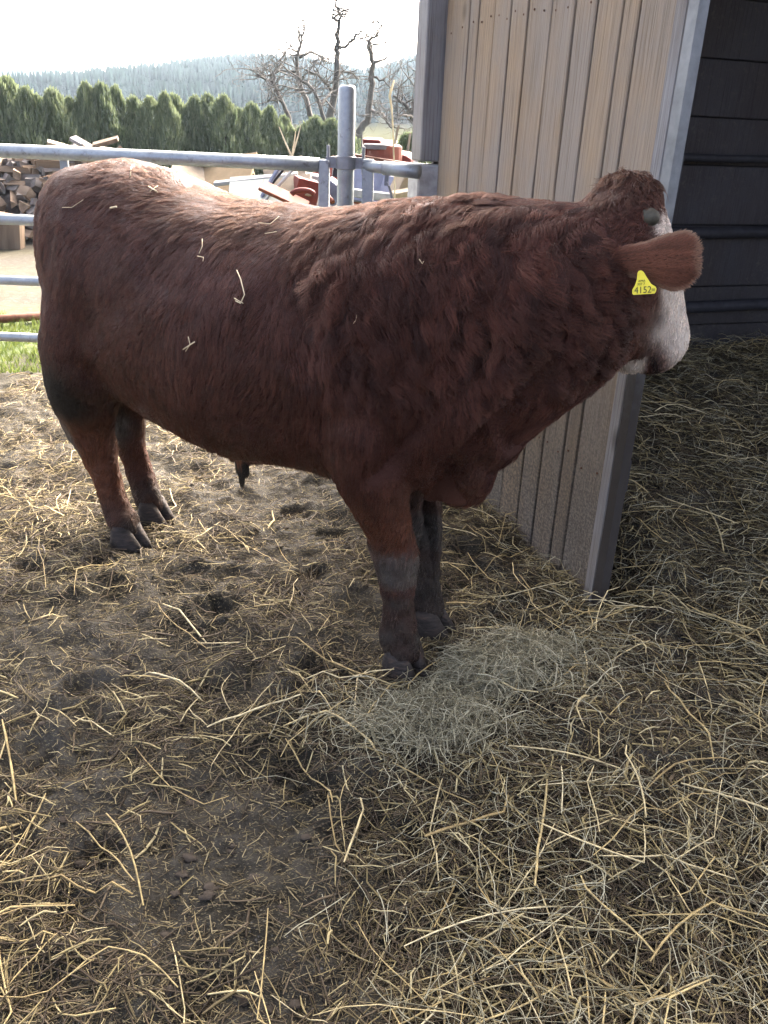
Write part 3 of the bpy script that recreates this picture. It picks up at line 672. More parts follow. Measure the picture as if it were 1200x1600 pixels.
bare_tree('bare_tree', TY-1, [([(455, 200), (445, 170), (435, 145), (425, 128), (402, 116)], .10, .03), ([(430, 135), (428, 115), (432, 98), (445, 85)], .05, .02), ([(425, 128), (412, 122), (400, 105)], .04, .015), ([(440, 158), (428, 152), (418, 160)], .04, .015)], 'small bare tree leaning left at the left edge of the bare trees', 4, 1.0)
bare_tree('bare_tree', TY-4, [([(520, 215), (508, 190), (498, 160), (480, 130), (462, 118)], .09, .03), ([(500, 165), (512, 150), (520, 138)], .04, .02), ([(488, 142), (475, 148), (465, 140)], .04, .015)], 'thin bare tree leaning left in front of the knotted tree', 5, 1.0)
bare_tree('bare_tree', TY-6, [([(655, 215), (648, 190), (640, 172), (628, 160), (615, 150)], .09, .03), ([(645, 185), (632, 180), (618, 185)], .04, .015), ([(640, 172), (650, 155), (655, 140)], .04, .015), ([(650, 195), (660, 180), (668, 170)], .04, .015)], 'tangled bare tree against the shed corner', 6, 1.0)
m = MB(); 
for (x0, x1, y1) in ((455, 436, 198), (457, 462, 205), (457, 470, 196)): m.tube([(at(456, 245, 16)[0], 16, -.05), at(456, 245, 16), at((x0+x1)/2, (245+y1)/2, 16), at(x1, y1, 16)], [.028, .02, .015, .006], 5)
o = m.build('bare_sapling', MAT['stalk']); o.data.transform(Matrix.Translation((0, 0, 0))); tag(o, 'pale leafless sapling in front of the hedge left of the post', 'sapling')
# green tufts in the strip of grass beyond the gate
n = 9000; r = np.random.default_rng(3)
tx = r.uniform(-4.2, -1.3, n); ty = r.uniform(5.5, 7.5, n); keep = fbm(tx*1.5, ty*1.5, 3, 8) > .47; tx, ty = tx[keep], ty[keep]; n = len(tx)
b = np.stack([tx, ty, ground_h(tx, ty, False)], -1); hgt = r.uniform(.03, .09, n)[:, None]; d = unit(np.stack([r.normal(0, .5, n), r.normal(0, .5, n), np.ones(n)], -1)); sd = unit(np.stack([r.normal(0, 1, n), r.normal(0, 1, n), np.zeros(n)], -1))*.006
v = np.stack([b-sd, b+sd, b+d*hgt], 1).reshape(-1, 3)
MAT['grass'] = leafmat('grass_blade', (.04, .07, .015), (.12, .14, .04))
o = rawmesh('grass', v, np.arange(n*3).reshape(n, 3), MAT['grass']); tag(o, 'strip of short green grass beyond the gate', 'grass', kind='stuff')
# ------------------------------------------------------------------ bull
BA = unit(np.array([.818, -.575])); BL = np.array([-BA[1], BA[0]]); BO = np.array([-.4375, 2.79])   # forward axis, far side, middle
def B(u, v, z): p = BO+BA*u+BL*v; return np.array([p[0], p[1], z])
A3 = np.array([BA[0], BA[1], 0]); L3 = np.array([BL[0], BL[1], 0]); Z3 = np.array([0, 0, 1.])
bm_v = []; bm_f = []
def loft(secs, n=28):
    """secs: (centre, axisU, axisV, rU, rV[, exponent])"""
    o = len(bm_v)
    for s in secs:
        c, U, V, ru, rv = s[:5]; ex = s[5] if len(s) > 5 else 2.0
        for j in range(n):
            t = 2*math.pi*j/n; cu, sv = math.cos(t), math.sin(t)
            cu = math.copysign(abs(cu)**(2/ex), cu); sv = math.copysign(abs(sv)**(2/ex), sv)
            bm_v.append(c+np.array(U)*ru*cu+np.array(V)*rv*sv)
    k = len(secs)
    for i in range(k-1):
        for j in range(n): bm_f.append((o+i*n+j, o+i*n+(j+1) % n, o+(i+1)*n+(j+1) % n, o+(i+1)*n+j))
    for i, fl in ((0, 1), (k-1, 0)):
        ci = len(bm_v); bm_v.append(np.array(secs[i][0]))
        for j in range(n):
            a, b = o+i*n+j, o+i*n+(j+1) % n; bm_f.append((b, a, ci) if fl else (a, b, ci))
def ball(c, U, V, W, ru, rv, rw, k=7):
    secs = []
    for i in range(k+1):
        t = -math.pi/2+math.pi*i/k*.999+.0005; secs.append((np.array(c)+np.array(W)*rw*math.sin(t), U, V, max(ru*math.cos(t), .004), max(rv*math.cos(t), .004)))
    loft(secs, 20)
# trunk: u, centre height, half height, half width
TR = [(-1.0, 1.20, .09, .07), (-.97, 1.16, .21, .16), (-.90, 1.10, .325, .23), (-.80, 1.055, .395, .275), (-.65, 1.035, .43, .305), (-.45, 1.008, .437, .315), (-.2, .965, .42, .345), (0, .955, .415, .365), (.25, .966, .402, .365),
      (.45, .99, .405, .345), (.62, 1.01, .41, .315), (.76, 1.03, .405, .275), (.88, 1.05, .37, .22), (.98, 1.07, .30, .15)]
loft([(B(u, 0, zc), Z3, L3, rz, rv, 2.25) for u, zc, rz, rv in TR], 36)
def leg(pts, sgn=1):
    loft([(B(*p[:3]), A3, L3, p[3], p[4]) for p in pts], 20)
HN = [(-.67, -.15, 1.02, .25, .15), (-.705, -.175, .84, .225, .145), (-.755, -.165, .69, .195, .132), (-.805, -.15, .57, .155, .11), (-.83, -.13, .47, .118, .085), (-.80, -.12, .37, .085, .068), (-.76, -.12, .26, .064, .056), (-.72, -.12, .16, .060, .055), (-.695, -.12, .10, .068, .062), (-.67, -.12, .05, .060, .057)]
leg(HN)
leg([(u-.10, -v*.85, z, a, b) for u, v, z, a, b in HN])
FN = [(.58, -.16, 1.0, .18, .14), (.585, -.19, .82, .155, .125), (.605, -.18, .68, .125, .10), (.63, -.16, .57, .098, .085), (.655, -.14, .47, .078, .07), (.675, -.13, .40, .076, .070), (.69, -.13, .33, .060, .056), (.70, -.13, .23, .054, .051), (.70, -.13, .14, .063, .060), (.71, -.13, .10, .066, .062), (.725, -.13, .055, .056, .054)]
leg(FN)
leg([(u-.075, -v, z, a, b) for u, v, z, a, b in FN])
# shoulder, haunch and brisket masses
ball(B(.53, -.21, 1.02), A3, L3, Z3, .20, .13, .30)
ball(B(.53, .21, 1.02), A3, L3, Z3, .20, .13, .30)
ball(B(-.67, -.185, 1.02), A3, L3, Z3, .22, .115, .30); ball(B(-.70, .19, 1.02), A3, L3, Z3, .22, .115, .30)
ball(B(.80, -.01, .73), A3, L3, Z3, .135, .105, .16); loft([(B(.72, -.01, .66), Z3, L3, .10, .09), (B(.84, -.01, .72), Z3, L3, .11, .075), (np.array([.37, 2.28, .84]), Z3, L3, .08, .06), (np.array([.48, 2.29, .95]), Z3, L3, .06, .06)], 16)
ball(B(-.10, 0, .57), A3, L3, Z3, .16, .06, .08)                  # sheath
# neck, bending away to the far side
def side_of(d): d = unit(np.array([d[0], d[1], 0])); return np.array([-d[1], d[0], 0])
NK = [((.135, 2.385), 1.03, .405, .255), ((.255, 2.325), 1.07, .375, .23), ((.36, 2.285), 1.115, .325, .205), ((.46, 2.275), 1.165, .28, .185), ((.55, 2.285), 1.215, .245, .165), ((.62, 2.31), 1.255, .215, .15)]
secs = []
for i, (p, zc, rz, rs) in enumerate(NK):
    a = np.array(NK[max(i-1, 0)][0]); b = np.array(NK[min(i+1, len(NK)-1)][0]); secs.append((np.array([p[0], p[1], zc]), Z3, side_of([*(b-a)]), rz, rs, 2.1))
loft(secs, 30)
# head
FD = unit(np.array([.86, .51, 0])); HP = math.radians(54)
HNx = np.cos(HP)*FD-np.sin(HP)*Z3; HDx = np.sin(HP)*FD+np.cos(HP)*Z3; HRx = np.array([FD[1], -FD[0], 0])   # nose axis, forehead normal, bull's right
P0 = np.array(at(985, 306, 2.29))
HS = [(-.05, -.05, .05, .06), (-.025, -.055, .085, .10), (.02, -.075, .115, .128), (.09, -.105, .15, .138), (.16, -.13, .178, .138), (.235, -.135, .175, .122), (.305, -.118, .148, .104), (.365, -.10, .120, .094), (.42, -.088, .100, .092), (.455, -.090, .088, .086), (.478, -.092, .062, .065), (.487, -.092, .03, .03)]
loft([(P0+HNx*t+HDx*o, HDx, HRx, rd, rs, 2.3) for t, o, rd, rs in HS], 24)
def H(t, d, r): return P0+HNx*t+HDx*d+HRx*r
ball(H(.005, -.012, 0), HDx, HRx, HNx, .07, .10, .07)               # poll crown
ball(H(.145, -.03, .115), HDx, HRx, HNx, .045, .03, .05); ball(H(.145, -.03, -.115), HDx, HRx, HNx, .045, .03, .05)   # brows
ball(H(.385, -.185, 0), HDx, HRx, HNx, .04, .055, .06)               # chin
ball(H(.22, -.23, .06), HDx, HRx, HNx, .09, .065, .11); ball(H(.22, -.23, -.06), HDx, HRx, HNx, .08, .06, .10)          # jaw
# ears: broad leaf held out sideways
EB = np.array(at(932, 415, 2.19)); ET = np.array(at(1090, 402, 2.06)); ED = unit(ET-EB); EU = unit(Z3*.95-ED*(Z3@ED)*.95+np.array([0, .25, 0])); EU = unit(EU-ED*(EU@ED)); EN = np.cross(ED, EU)
EL = np.linalg.norm(ET-EB)
EOX = np.array([915, 950, 985, 1005, 1022, 1040, 1058, 1072, 1084, 1092, 1097.]); EOW = np.array([20, 23, 25, 29, 36, 43, 45, 42, 34, 23, 8.])
EXC = lambda px: np.interp(px, [915, 985, 1050, 1097], [418, 408, 410, 402])
E2 = H(.09, -.09, -.12); D2 = unit(-HRx*.9+FD*.3+Z3*-.05); U2 = unit(Z3-D2*(Z3@D2)); N2 = np.cross(D2, U2)
loft([(E2+D2*.24*t, U2, N2, ru, rn) for t, ru, rn in ((-.1, .035, .03), (.2, .045, .022), (.5, .068, .016), (.75, .072, .014), (.93, .045, .012), (1, .015, .008))], 16)
# tail root and tail
loft([(B(-.90, .0, 1.37), Z3, L3, .05, .05), (B(-.99, .02, 1.34), Z3, L3, .045, .045), (B(-1.06, .05, 1.24), A3, L3, .035, .038), (B(-1.10, .07, 1.12), A3, L3, .028, .03), (B(-1.10, .08, .9), A3, L3, .024, .024), (B(-1.09, .08, .62), A3, L3, .022, .022)], 12)
me0 = bpy.data.meshes.new('bull_rough'); me0.from_pydata([tuple(p) for p in bm_v], [], bm_f); me0.update()
bmx = bmesh.new(); bmx.from_mesh(me0); bmesh.ops.recalc_face_normals(bmx, faces=bmx.faces); bmx.to_mesh(me0); bmx.free()
tmp = bpy.data.objects.new('bull_rough', me0); COL.objects.link(tmp)
md = tmp.modifiers.new('r', 'REMESH'); md.mode = 'VOXEL'; md.voxel_size = .0115; md.adaptivity = 0
sm = tmp.modifiers.new('s', 'SMOOTH'); sm.factor = .5; sm.iterations = 9
dg = bpy.context.evaluated_depsgraph_get(); ev = tmp.evaluated_get(dg); bme = bpy.data.meshes.new_from_object(ev)
bpy.data.objects.remove(tmp); bme.name = 'body'
nv = len(bme.vertices); co = np.empty(nv*3, np.float32); bme.vertices.foreach_get('co', co); co = co.reshape(-1, 3).astype(float)
no = np.empty(nv*3, np.float32); bme.vertices.foreach_get('normal', no); no = no.reshape(-1, 3).astype(float)
def coords_of(p):
    d = p[:, :2]-BO; u = d@BA; v = d@BL; z = p[:, 2]
    q = p-P0; ht = q@HNx; hd = q@HDx; hr = q@HRx
    e = p-EB; et = e@ED/EL; eu = e@EU; en = e@EN
    return u, v, z, ht, hd, hr, et, eu, en
def sn(p, k, s):   # smooth 3d noise in about -1..1, k = angular frequency
    q = p*(k/3.5)+s*.37; return ((vn3(q, s)-.5)*.72+(vn3(q*2.03+5, s+1)-.5)*.28)*3.2
def regions(p, nrm):
    u, v, z, ht, hd, hr, et, eu, en = coords_of(p)
    ear = np.zeros(len(p))
    head = sstep(-.14, -.02, ht+.35*hd+.03)*(np.abs(hr) < .2)*(ht < .62)*(hd > -.34)*(p[:, 0] > .5)
    head = head*sstep(.60, .66, p[:, 0]+.25*sstep(1.25, 1.45, z))*(1-ear)
    neck = sstep(.45, .8, u)*(z > .6)*(1-head)*(1-ear)
    legm = 1-sstep(.50, .72, z)
    legm = legm*(np.abs(u-.12) > .33)
    return u, v, z, ht, hd, hr, et, eu, en, ear, head, neck, legm
# large soft relief of flesh under the coat
u, v, z, ht, hd, hr, et, eu, en, ear, head, neck, legm = regions(co, no)
amp = .009*(1-ear)*(1-head)*(1-legm*.7)
fold = 0*np.exp(-((u+.47-.10*(z-.9))/.035)**2)*sstep(.62, .8, z)*(1-sstep(1.15, 1.3, z))*(v < 0)      # flank fold ahead of the thigh
fold += 0*np.exp(-((u-.33+.18*(z-.9))/.05)**2)*sstep(.55, .7, z)*(1-sstep(1.05, 1.3, z))*(v < 0)      # behind the shoulder
fold += -.030*np.exp(-(((u-.80)-.62*(z-.90))/.035)**2)*sstep(.66, .74, z)*(1-sstep(1.0, 1.18, z))*(v < .05)      # between shoulder and neck
def pix(p):
    c = (p-np.array([0, 0, EYE]))@RC; return np.stack([600-c[:, 0]/c[:, 2]*F, 800+c[:, 1]/c[:, 2]*F], 1)
def crease(pl, width, depth, ridge=0):
    q = pix(co); best = np.full(len(q), 1e9); sg = np.zeros(len(q)); pl = np.array(pl, float)
    for a, b in zip(pl[:-1], pl[1:]):
        d = b-a; t = np.clip(((q-a)@d)/(d@d), 0, 1); e = q-(a+t[:, None]*d); dd = np.hypot(e[:, 0], e[:, 1]); m_ = dd < best; best[m_] = dd[m_]; sg[m_] = np.sign(d[0]*e[m_, 1]-d[1]*e[m_, 0])
    tow = unit(np.array([0, 0, EYE])-co); facing = sstep(.0, .25, (tow*no).sum(1))
    prof = np.exp(-(best/width)**2) if not ridge else np.where(sg > 0, np.exp(-(best/ridge)**1.4), np.exp(-(best/width)**2))
    return -facing*depth*prof
CR = np.array([(668, 800), (690, 735), (735, 695), (785, 640), (825, 590), (850, 545)], float)
def crease_near(p):
    q = pix(p); best = np.full(len(q), 1e9)
    for a, b in zip(CR[:-1], CR[1:]):
        d = b-a; t = np.clip(((q-a)@d)/(d@d), 0, 1); e = q-(a+t[:, None]*d); best = np.minimum(best, np.hypot(e[:, 0], e[:, 1]))
    return np.exp(-(best/38)**2)
nearside = (v < .12)
fold = fold+nearside*(crease([(668, 800), (690, 735), (735, 695), (785, 640), (825, 590), (850, 545)], 8, .085, 55)
  + crease([(212, 640), (206, 560)], 14, .010)
  + crease([(545, 700), (500, 620), (480, 540), (485, 470)], 28, .008)
  + crease([(960, 600), (905, 575), (885, 520), (880, 470)], 20, .018))
co2 = co+no*(amp*sn(co, 14, 3)+.005*(1-ear)*(1-head*.6)*sn(co, 33, 5)+.0045*(z < .46)*sn(co, 75, 9)+.0035*legm*sn(co, 130, 10)+fold)[:, None]
bme.vertices.foreach_set('co', co2.astype(np.float32).ravel()); bme.update()
RED = np.array([.0430, .0165, .0108]); DARK = np.array([.0250, .0115, .0085]); GING = np.array([.060, .022, .0095]); WHITE = np.array([.46, .41, .34]); MUD = np.array([.027, .0235, .018]); DRYMUD = np.array([.066, .058, .047]); TAN = np.array([.080, .038, .0215])
def coat_colour(p, nrm):
    u, v, z, ht, hd, hr, et, eu, en, ear, head, neck, legm = regions(p, nrm)
    n1 = sn(p, 9, 11); n2 = sn(p, 30, 13); n3 = sn(p, 70, 15)
    c = RED*(1+.16*n1[:, None]+.10*n2[:, None])
    def mixin(c, col, w): w = np.clip(w, 0, 1)[:, None]; return c*(1-w)+col*w
    c = mixin(c, DARK, .55*sstep(-.2, .8, n1+.5*n2)*(1-head))
    c = mixin(c, DARK*1.1, .55*sstep(.45, .1, np.abs(u+.75))*sstep(.7, 1.3, z)*sstep(-.3, .6, n2+n1*.6))            # soiled haunch
    c = mixin(c, np.array([.030, .0125, .0065]), sstep(.35, .85, nrm[:, 2])*sstep(1.15, 1.33, z)*(1-neck)*(.65+.25*n2))                    # top line darkened in the colour to offset the backlight on it
    c = mixin(c, TAN*.8, neck*sstep(.5, 1.2, n2+.4*n3)*.35)
    c = mixin(c, GING*1.0, legm*sstep(.36, .50, z)*(u > 0)*.75)
    c = mixin(c, GING*1.3, legm*(u < -.3)*sstep(-.7, .4, n1)*.8)  # ginger hind legs, boosted to put the orange rim light into the colour
    # caked mud: thigh, hind legs, hocks, knees, feet
    thigh = np.exp(-((u+.80)/.17)**2-((z-.66)/.12)**2)*(v < .1); rear = sstep(-.86, -.98, u)*sstep(1.25, .95, z)*.75
    c = mixin(c, MUD*.38, 1.7*thigh*(.8+.3*n2)); c = mixin(c, DRYMUD*.75, rear*(.8+.4*n3))
    hock = (u < -.3)*np.exp(-((z-.44)/.09)**2)*sstep(-.80, -.86, u)
    c = mixin(c, DRYMUD*.9, 1.3*hock)
    knee = (u > .3)*sstep(.29, .34, z+.02*n2)*(1-sstep(.425, .455, z+.016*n2+.01*n3))
    c = mixin(c, DRYMUD*(.85+.3*n2[:, None]), knee*(.85+.2*n3))
    low = sstep(.33, .22, z+.03*n2)
    c = mixin(c, MUD*1.0, low*(.70+.30*n3+.15*n2)*np.where(u > .3, 1, sstep(.25, .12, z)))
    far_dark = (v > .02)*legm*.6; c = mixin(c, MUD*.8, far_dark*(u > .3))  # far foreleg as a whole toned darker than the near one
    # head
    c = mixin(c, TAN*.7, head*.25*sstep(-.5, .8, n1)*(ht > .0))
    blaze = head*sstep(.03, -.02, np.abs(hr)-.085+.02*n2)*sstep(-.035, .0, hd+.045)*sstep(.05, .09, ht)*(ht < .36)
    muz = head*sstep(.27, .33, ht+.02*n2)*sstep(-.17, -.115, hd+.014*n2)
    fore = head*sstep(.01, .04, ht)*sstep(-.085, -.055, hd+.012*n2)*(ht < .24); blaze = np.maximum(blaze, fore)
    side_ = head*sstep(.13, .21, ht+.025*n2)*sstep(-.125, -.075, hd+.02*n2)*(ht < .5)
    c = mixin(c, WHITE*(.9+.12*n3[:, None]), np.maximum(blaze, np.maximum(muz*.9, side_)))
    c = mixin(c, RED*1.3, head*sstep(.31, .36, ht)*sstep(-.10, -.135, hd+.02*n2)*(ht < .5)*.8)
    c = mixin(c, DRYMUD*1.4, head*(ht > .2)*sstep(.1, .9, n2+.6*n3)*.35)                       # dirt on the white
    c = mixin(c, np.array([.008, .006, .006]), head*np.exp(-((hd+.158-.10*(ht-.42))/.011)**2)*sstep(.36, .40, ht)*.95)   # mouth line
    c = mixin(c, WHITE*.8, head*(ht > .37)*sstep(-.172, -.188, hd))                                # pale chin
    c = mixin(c, TAN*1.75*np.array([1, .95, 1.02]), ear*(.35+.65*sstep(.2, .65, et+.1*n2))*(.85+.2*n2)); c = mixin(c, np.array([.24, .165, .105]), ear*np.maximum(sstep(.86, .98, et), sstep(.042, .058, np.abs(eu)))*.7)
    c = mixin(c, np.array([.16, .13, .095]), ear*sstep(-.03, -.055, eu)*sstep(.45, .25, et)*.8)
    return np.clip(c, .0025, .9)
cc = coat_colour(co, no); ca = bme.color_attributes.new('coat', 'FLOAT_COLOR', 'POINT')
ca.data.foreach_set('color', np.concatenate([cc*1.0, np.ones((nv, 1))], 1).astype(np.float32).ravel())
bm_ = NT('bull_hide'); atn = bm_.n('ShaderNodeAttribute'); atn.attribute_name = 'coat'; bm_.l(atn.outputs['Color'], bm_.b.inputs['Base Color']); bm_.rough(.8); bm_.b.inputs['Specular IOR Level'].default_value = .15
bm_.bump(bm_.noise(bm_.coords(), 60, 5, .7), .5, .01)
bme.materials.clear(); bme.materials.append(bm_.m); bme.polygons.foreach_set('use_smooth', np.ones(len(bme.polygons), bool))
bull = empty('bull', (BO[0], BO[1], 0)); tag(bull, 'shaggy reddish brown bull with white face standing beside the shed', 'bull')
OFF = Matrix.Translation((-BO[0], -BO[1], 0))
def bpart(o, parent=None):
    o.parent = parent or bull
    if parent is None: o.matrix_parent_inverse = OFF
    return o
body = bpart(link('body', bme))
# ---- the coat: strands grown from the hide
def tri_sample(n, dens):
    bme.calc_loop_triangles(); nt = len(bme.loop_triangles); ti = np.empty(nt*3, np.int32); bme.loop_triangles.foreach_get('vertices', ti); ti = ti.reshape(-1, 3)
    P = co2[ti]; ar = np.linalg.norm(np.cross(P[:, 1]-P[:, 0], P[:, 2]-P[:, 0]), axis=1)/2
    w = ar*dens[ti].mean(1); k = rng.choice(nt, n, p=w/w.sum())
    a = np.sqrt(rng.random(n)); b = rng.random(n); wa, wb, wc = (1-a)[:, None], (a*(1-b))[:, None], (a*b)[:, None]
    return P[k, 0]*wa+P[k, 1]*wb+P[k, 2]*wc, unit(no[ti[k, 0]]*wa+no[ti[k, 1]]*wb+no[ti[k, 2]]*wc)
toward = unit(np.array([0, 0, EYE])-co2)
dens = np.where(v > .12, .35, 1.0)*(1+.5*neck+.6*head+1.3*ear)*(1-.35*legm*(z < .3))*sstep(.03, .06, z)
NS = 190000; KP = 8
rp, rn = tri_sample(NS, dens)
u, v, z, ht, hd, hr, et, eu, en, ear, head, neck, legm = regions(rp, rn)
poll = head*sstep(.15, -.01, ht)*.85+0*u; hb0 = np.array(at(1003, 341, 2.17))
topm = sstep(.6, .9, rn[:, 2])*sstep(1.2, 1.35, z)
shoulder = sstep(.25, .5, u)*(z > .6)*(1-head)*(1-ear)
curl = sstep(.30, .55, u)*sstep(.86, 1.12, z)*(1-head)*(1-ear)                    # wavy locks: crest and upper shoulder
lower = shoulder*(1-curl)
flow = -A3[None]*(.26*(1-shoulder)+.08)[:, None]-Z3[None]*(.70+.4*shoulder)[:, None]
flow += L3[None]*(-.30*topm)[:, None]-A3[None]*(.6*topm)[:, None]
flow += A3[None]*(.55*np.sin((u+.2)*6)*sstep(.6, .9, z)*(1-shoulder)*(1-topm))[:, None]*.5
flow = flow*(1-legm)[:, None]-Z3[None]*legm[:, None]*1.0-A3[None]*.15*legm[:, None]
flow = flow*(1-head)[:, None]+(HNx[None]*1.0-HDx[None]*.55+HRx[None]*np.sign(hr)[:, None]*.15)*head[:, None]
flow = flow*(1-ear)[:, None]+(ED[None]+EU[None]*(eu/.075*1.1*sstep(.45, .85, et))[:, None])*ear[:, None]
jit = np.stack([sn(rp, 9, 40+k) for k in range(3)], 1); jit2 = np.stack([sn(rp, 26, 60+k) for k in range(3)], 1)
flow = unit(flow)+jit*(.26*(1-ear)*(1-.5*lower)+.7*poll)[:, None]+jit2*(.34*(1-ear)*(1-.7*lower)*(1-.6*head)+.4*poll)[:, None]
flow = flow-rn*(flow*rn).sum(1)[:, None]; flow = unit(flow)
Ls = .046*(1+1.35*curl+.15*lower+.25*topm)*(1-.32*legm)*(1-.70*head*(1-poll))*(1+.02*poll)*(1-.70*ear)
Ls = Ls*(1+.25*ear*sstep(.04, .06, np.abs(eu))+.15*ear*sstep(.9, .98, et))
Ls = Ls*(1-.5*neck*sstep(.42, .56, rp[:, 0]))*(1-.92*np.exp(-(np.linalg.norm(rp-hb0, axis=1)/.042)**4))
Ls = Ls*(1-.68*crease_near(rp)*(v < .15))
Ls = Ls*np.where(z < .34, .5, 1.0)*rng.uniform(.7, 1.2, NS)
belly = sstep(-.5, -.8, rn[:, 2])*(z < .75)*(np.abs(u) < .6); Ls = Ls*(1+.35*belly)
lift = .03+.05*curl+.13*topm*(1-.5*curl)+.05*poll+.04*legm+.02*ear
wav = (.0015+.0135*curl+.0095*poll+.002*topm)*(1-head*(1-poll)*.8)*(1-ear*.9)*(1-.6*legm)
# locks: every strand follows its nearest guide
NG = 10000; gw = 1-.68*curl+1.0*head+1.0*ear; gi = rng.choice(NS, NG, replace=False, p=gw/gw.sum()); kd = KDTree(NG)
for i, j in enumerate(gi): kd.insert(rp[j], i)
kd.balance(); near = np.array([kd.find(p)[1] for p in rp]); g = gi[near]
ph = (7*sn(rp[gi], 7, 71)+rng.uniform(0, 1.6, NG))[near]; fr = rng.uniform(.7, 1.35, NG)[near]; gl = rng.uniform(.8, 1.25, NG)[near]; swirl = rng.normal(0, .35, (NG, 3))[near]
df = unit(flow[g]+swirl*(.28+.05*curl-.22*lower*(1-curl)+.7*poll-.25*ear)[:, None]+rng.normal(0, .055, (NS, 3))); df = unit(df-rn*(df*rn).sum(1)[:, None])
sd = np.cross(rn, df); L = (Ls*gl)[:, None]
s = np.linspace(0, 1, KP)
clump = (.42+.22*curl+.2*poll-.45*legm-.35*ear-.3*head*(1-poll))*rng.uniform(.7, 1, NS)
P = np.empty((NS, KP, 3))
for k, t in enumerate(s):
    cv = (clump*t**1.1)[:, None]
    P[:, k] = rp+(rp[g]-rp)*cv+df*L*t*(1-.12*t)+rn*L*(lift*(t-.55*t*t)*1.0)[:, None]+.0008*rn
    P[:, k] += sd*(wav*np.sin(6.283*(1+.6*curl)*fr*t*1.0+ph)*t**.7)[:, None]+rn*(wav*.55*np.cos(6.283*(1+.6*curl)*fr*t*1.0+ph)*t)[:, None]-Z3*(L*.10*t*t)
    P[:, k] += rng.normal(0, .0009, (NS, 3))*t
cl = coat_colour(rp, rn)*rng.uniform(.65, 1.4, (NS, 1))*(1+(rng.uniform(.5, 1.6, NG)[near]-1)*(.55+.45*curl))[:, None]
tipw = np.linspace(.75, 1.2, KP)[None, :, None]
colr = np.concatenate([np.clip(cl[:, None, :]*tipw, .002, .95), np.ones((NS, KP, 1))], 2)
def hairmat(name='coat_hair'):
    mt = bpy.data.materials.new(name); mt.use_nodes = True; t = mt.node_tree; t.nodes.clear(); o = t.nodes.new('ShaderNodeOutputMaterial')
    h = t.nodes.new('ShaderNodeBsdfHairPrincipled'); h.model = 'CHIANG'; h.parametrization = 'COLOR'; a = t.nodes.new('ShaderNodeAttribute'); a.attribute_name = 'tint'
    h.inputs['Roughness'].default_value = .48; h.inputs['IOR'].default_value = 1.34; h.inputs['Radial Roughness'].default_value = .5; h.inputs['Coat'].default_value = 0
    t.links.new(a.outputs['Color'], h.inputs['Color'])
    d = t.nodes.new('ShaderNodeBsdfPrincipled'); d.inputs['Roughness'].default_value = .45; d.inputs['Specular IOR Level'].default_value = .12
    g = t.nodes.new('ShaderNodeMix'); g.data_type = 'RGBA'; g.blend_type = 'MULTIPLY'; g.inputs[0].default_value = 1; g.inputs[7].default_value = (1.55, 1.45, 1.4, 1); t.links.new(a.outputs['Color'], g.inputs[6])
    t.links.new(g.outputs[2], d.inputs['Base Color']); mx = t.nodes.new('ShaderNodeMixShader'); mx.inputs[0].default_value = .34
    t.links.new(d.outputs[0], mx.inputs[1]); t.links.new(h.outputs[0], mx.inputs[2]); t.links.new(mx.outputs[0], o.inputs[0]); return mt
HM = hairmat()
def strands(name, P, rad, colr, parent=None):
    n, k = P.shape[:2]; cu = bpy.data.hair_curves.new(name); cu.add_curves([k]*n)
    cu.points.foreach_set('position', P.astype(np.float32).ravel())
    ra = cu.attributes.get('radius') or cu.attributes.new('radius', 'FLOAT', 'POINT'); ra.data.foreach_set('value', rad.astype(np.float32).ravel())
    ca = cu.attributes.new('tint', 'FLOAT_COLOR', 'POINT'); ca.data.foreach_set('color', colr.astype(np.float32).ravel())
    cu.materials.append(HM); o = bpy.data.objects.new(name, cu); COL.objects.link(o); return bpart(o, parent)
taper = np.array([1, 1, .95, .88, .78, .64, .46, .2])
coat = strands('coat', P, np.broadcast_to(.00078*taper, (NS, KP))*rng.uniform(.8, 1.25, (NS, 1)), colr)
# tuft hanging from the sheath, and wet strings
n = 2600; a = rng.uniform(0, 6.28, n); rr = .038*np.sqrt(rng.random(n)); base = np.array(onplane(376, 690, B(0, -.02, 0), L3)); root = base+np.stack([rr*np.cos(a), rr*np.sin(a), np.zeros(n)], 1)+np.array([0, 0, .03])
strg = rng.integers(0, 4, n); tx = np.array([-.018, .0, .016, .026])[strg]; Lh = rng.uniform(.10, .165, n)*np.where(strg == 1, 1.3, 1)
T = np.empty((n, KP, 3))
for k, t in enumerate(s): T[:, k] = root*(1-.0)+(-(root-base)*np.array([.8, .8, 0]))*t**.7+A3*(tx*t)[:, None]-Z3*(Lh*t)[:, None]+rng.normal(0, .0012, (n, 3))*t
strands('sheath_tuft', T, np.broadcast_to(.0011*taper, (n, KP)), np.concatenate([np.broadcast_to(np.where(np.linspace(0, 1, KP)[None, :, None] < .6, TAN*1.9, MUD*1.0), (n, KP, 3)), np.ones((n, KP, 1))], 2))
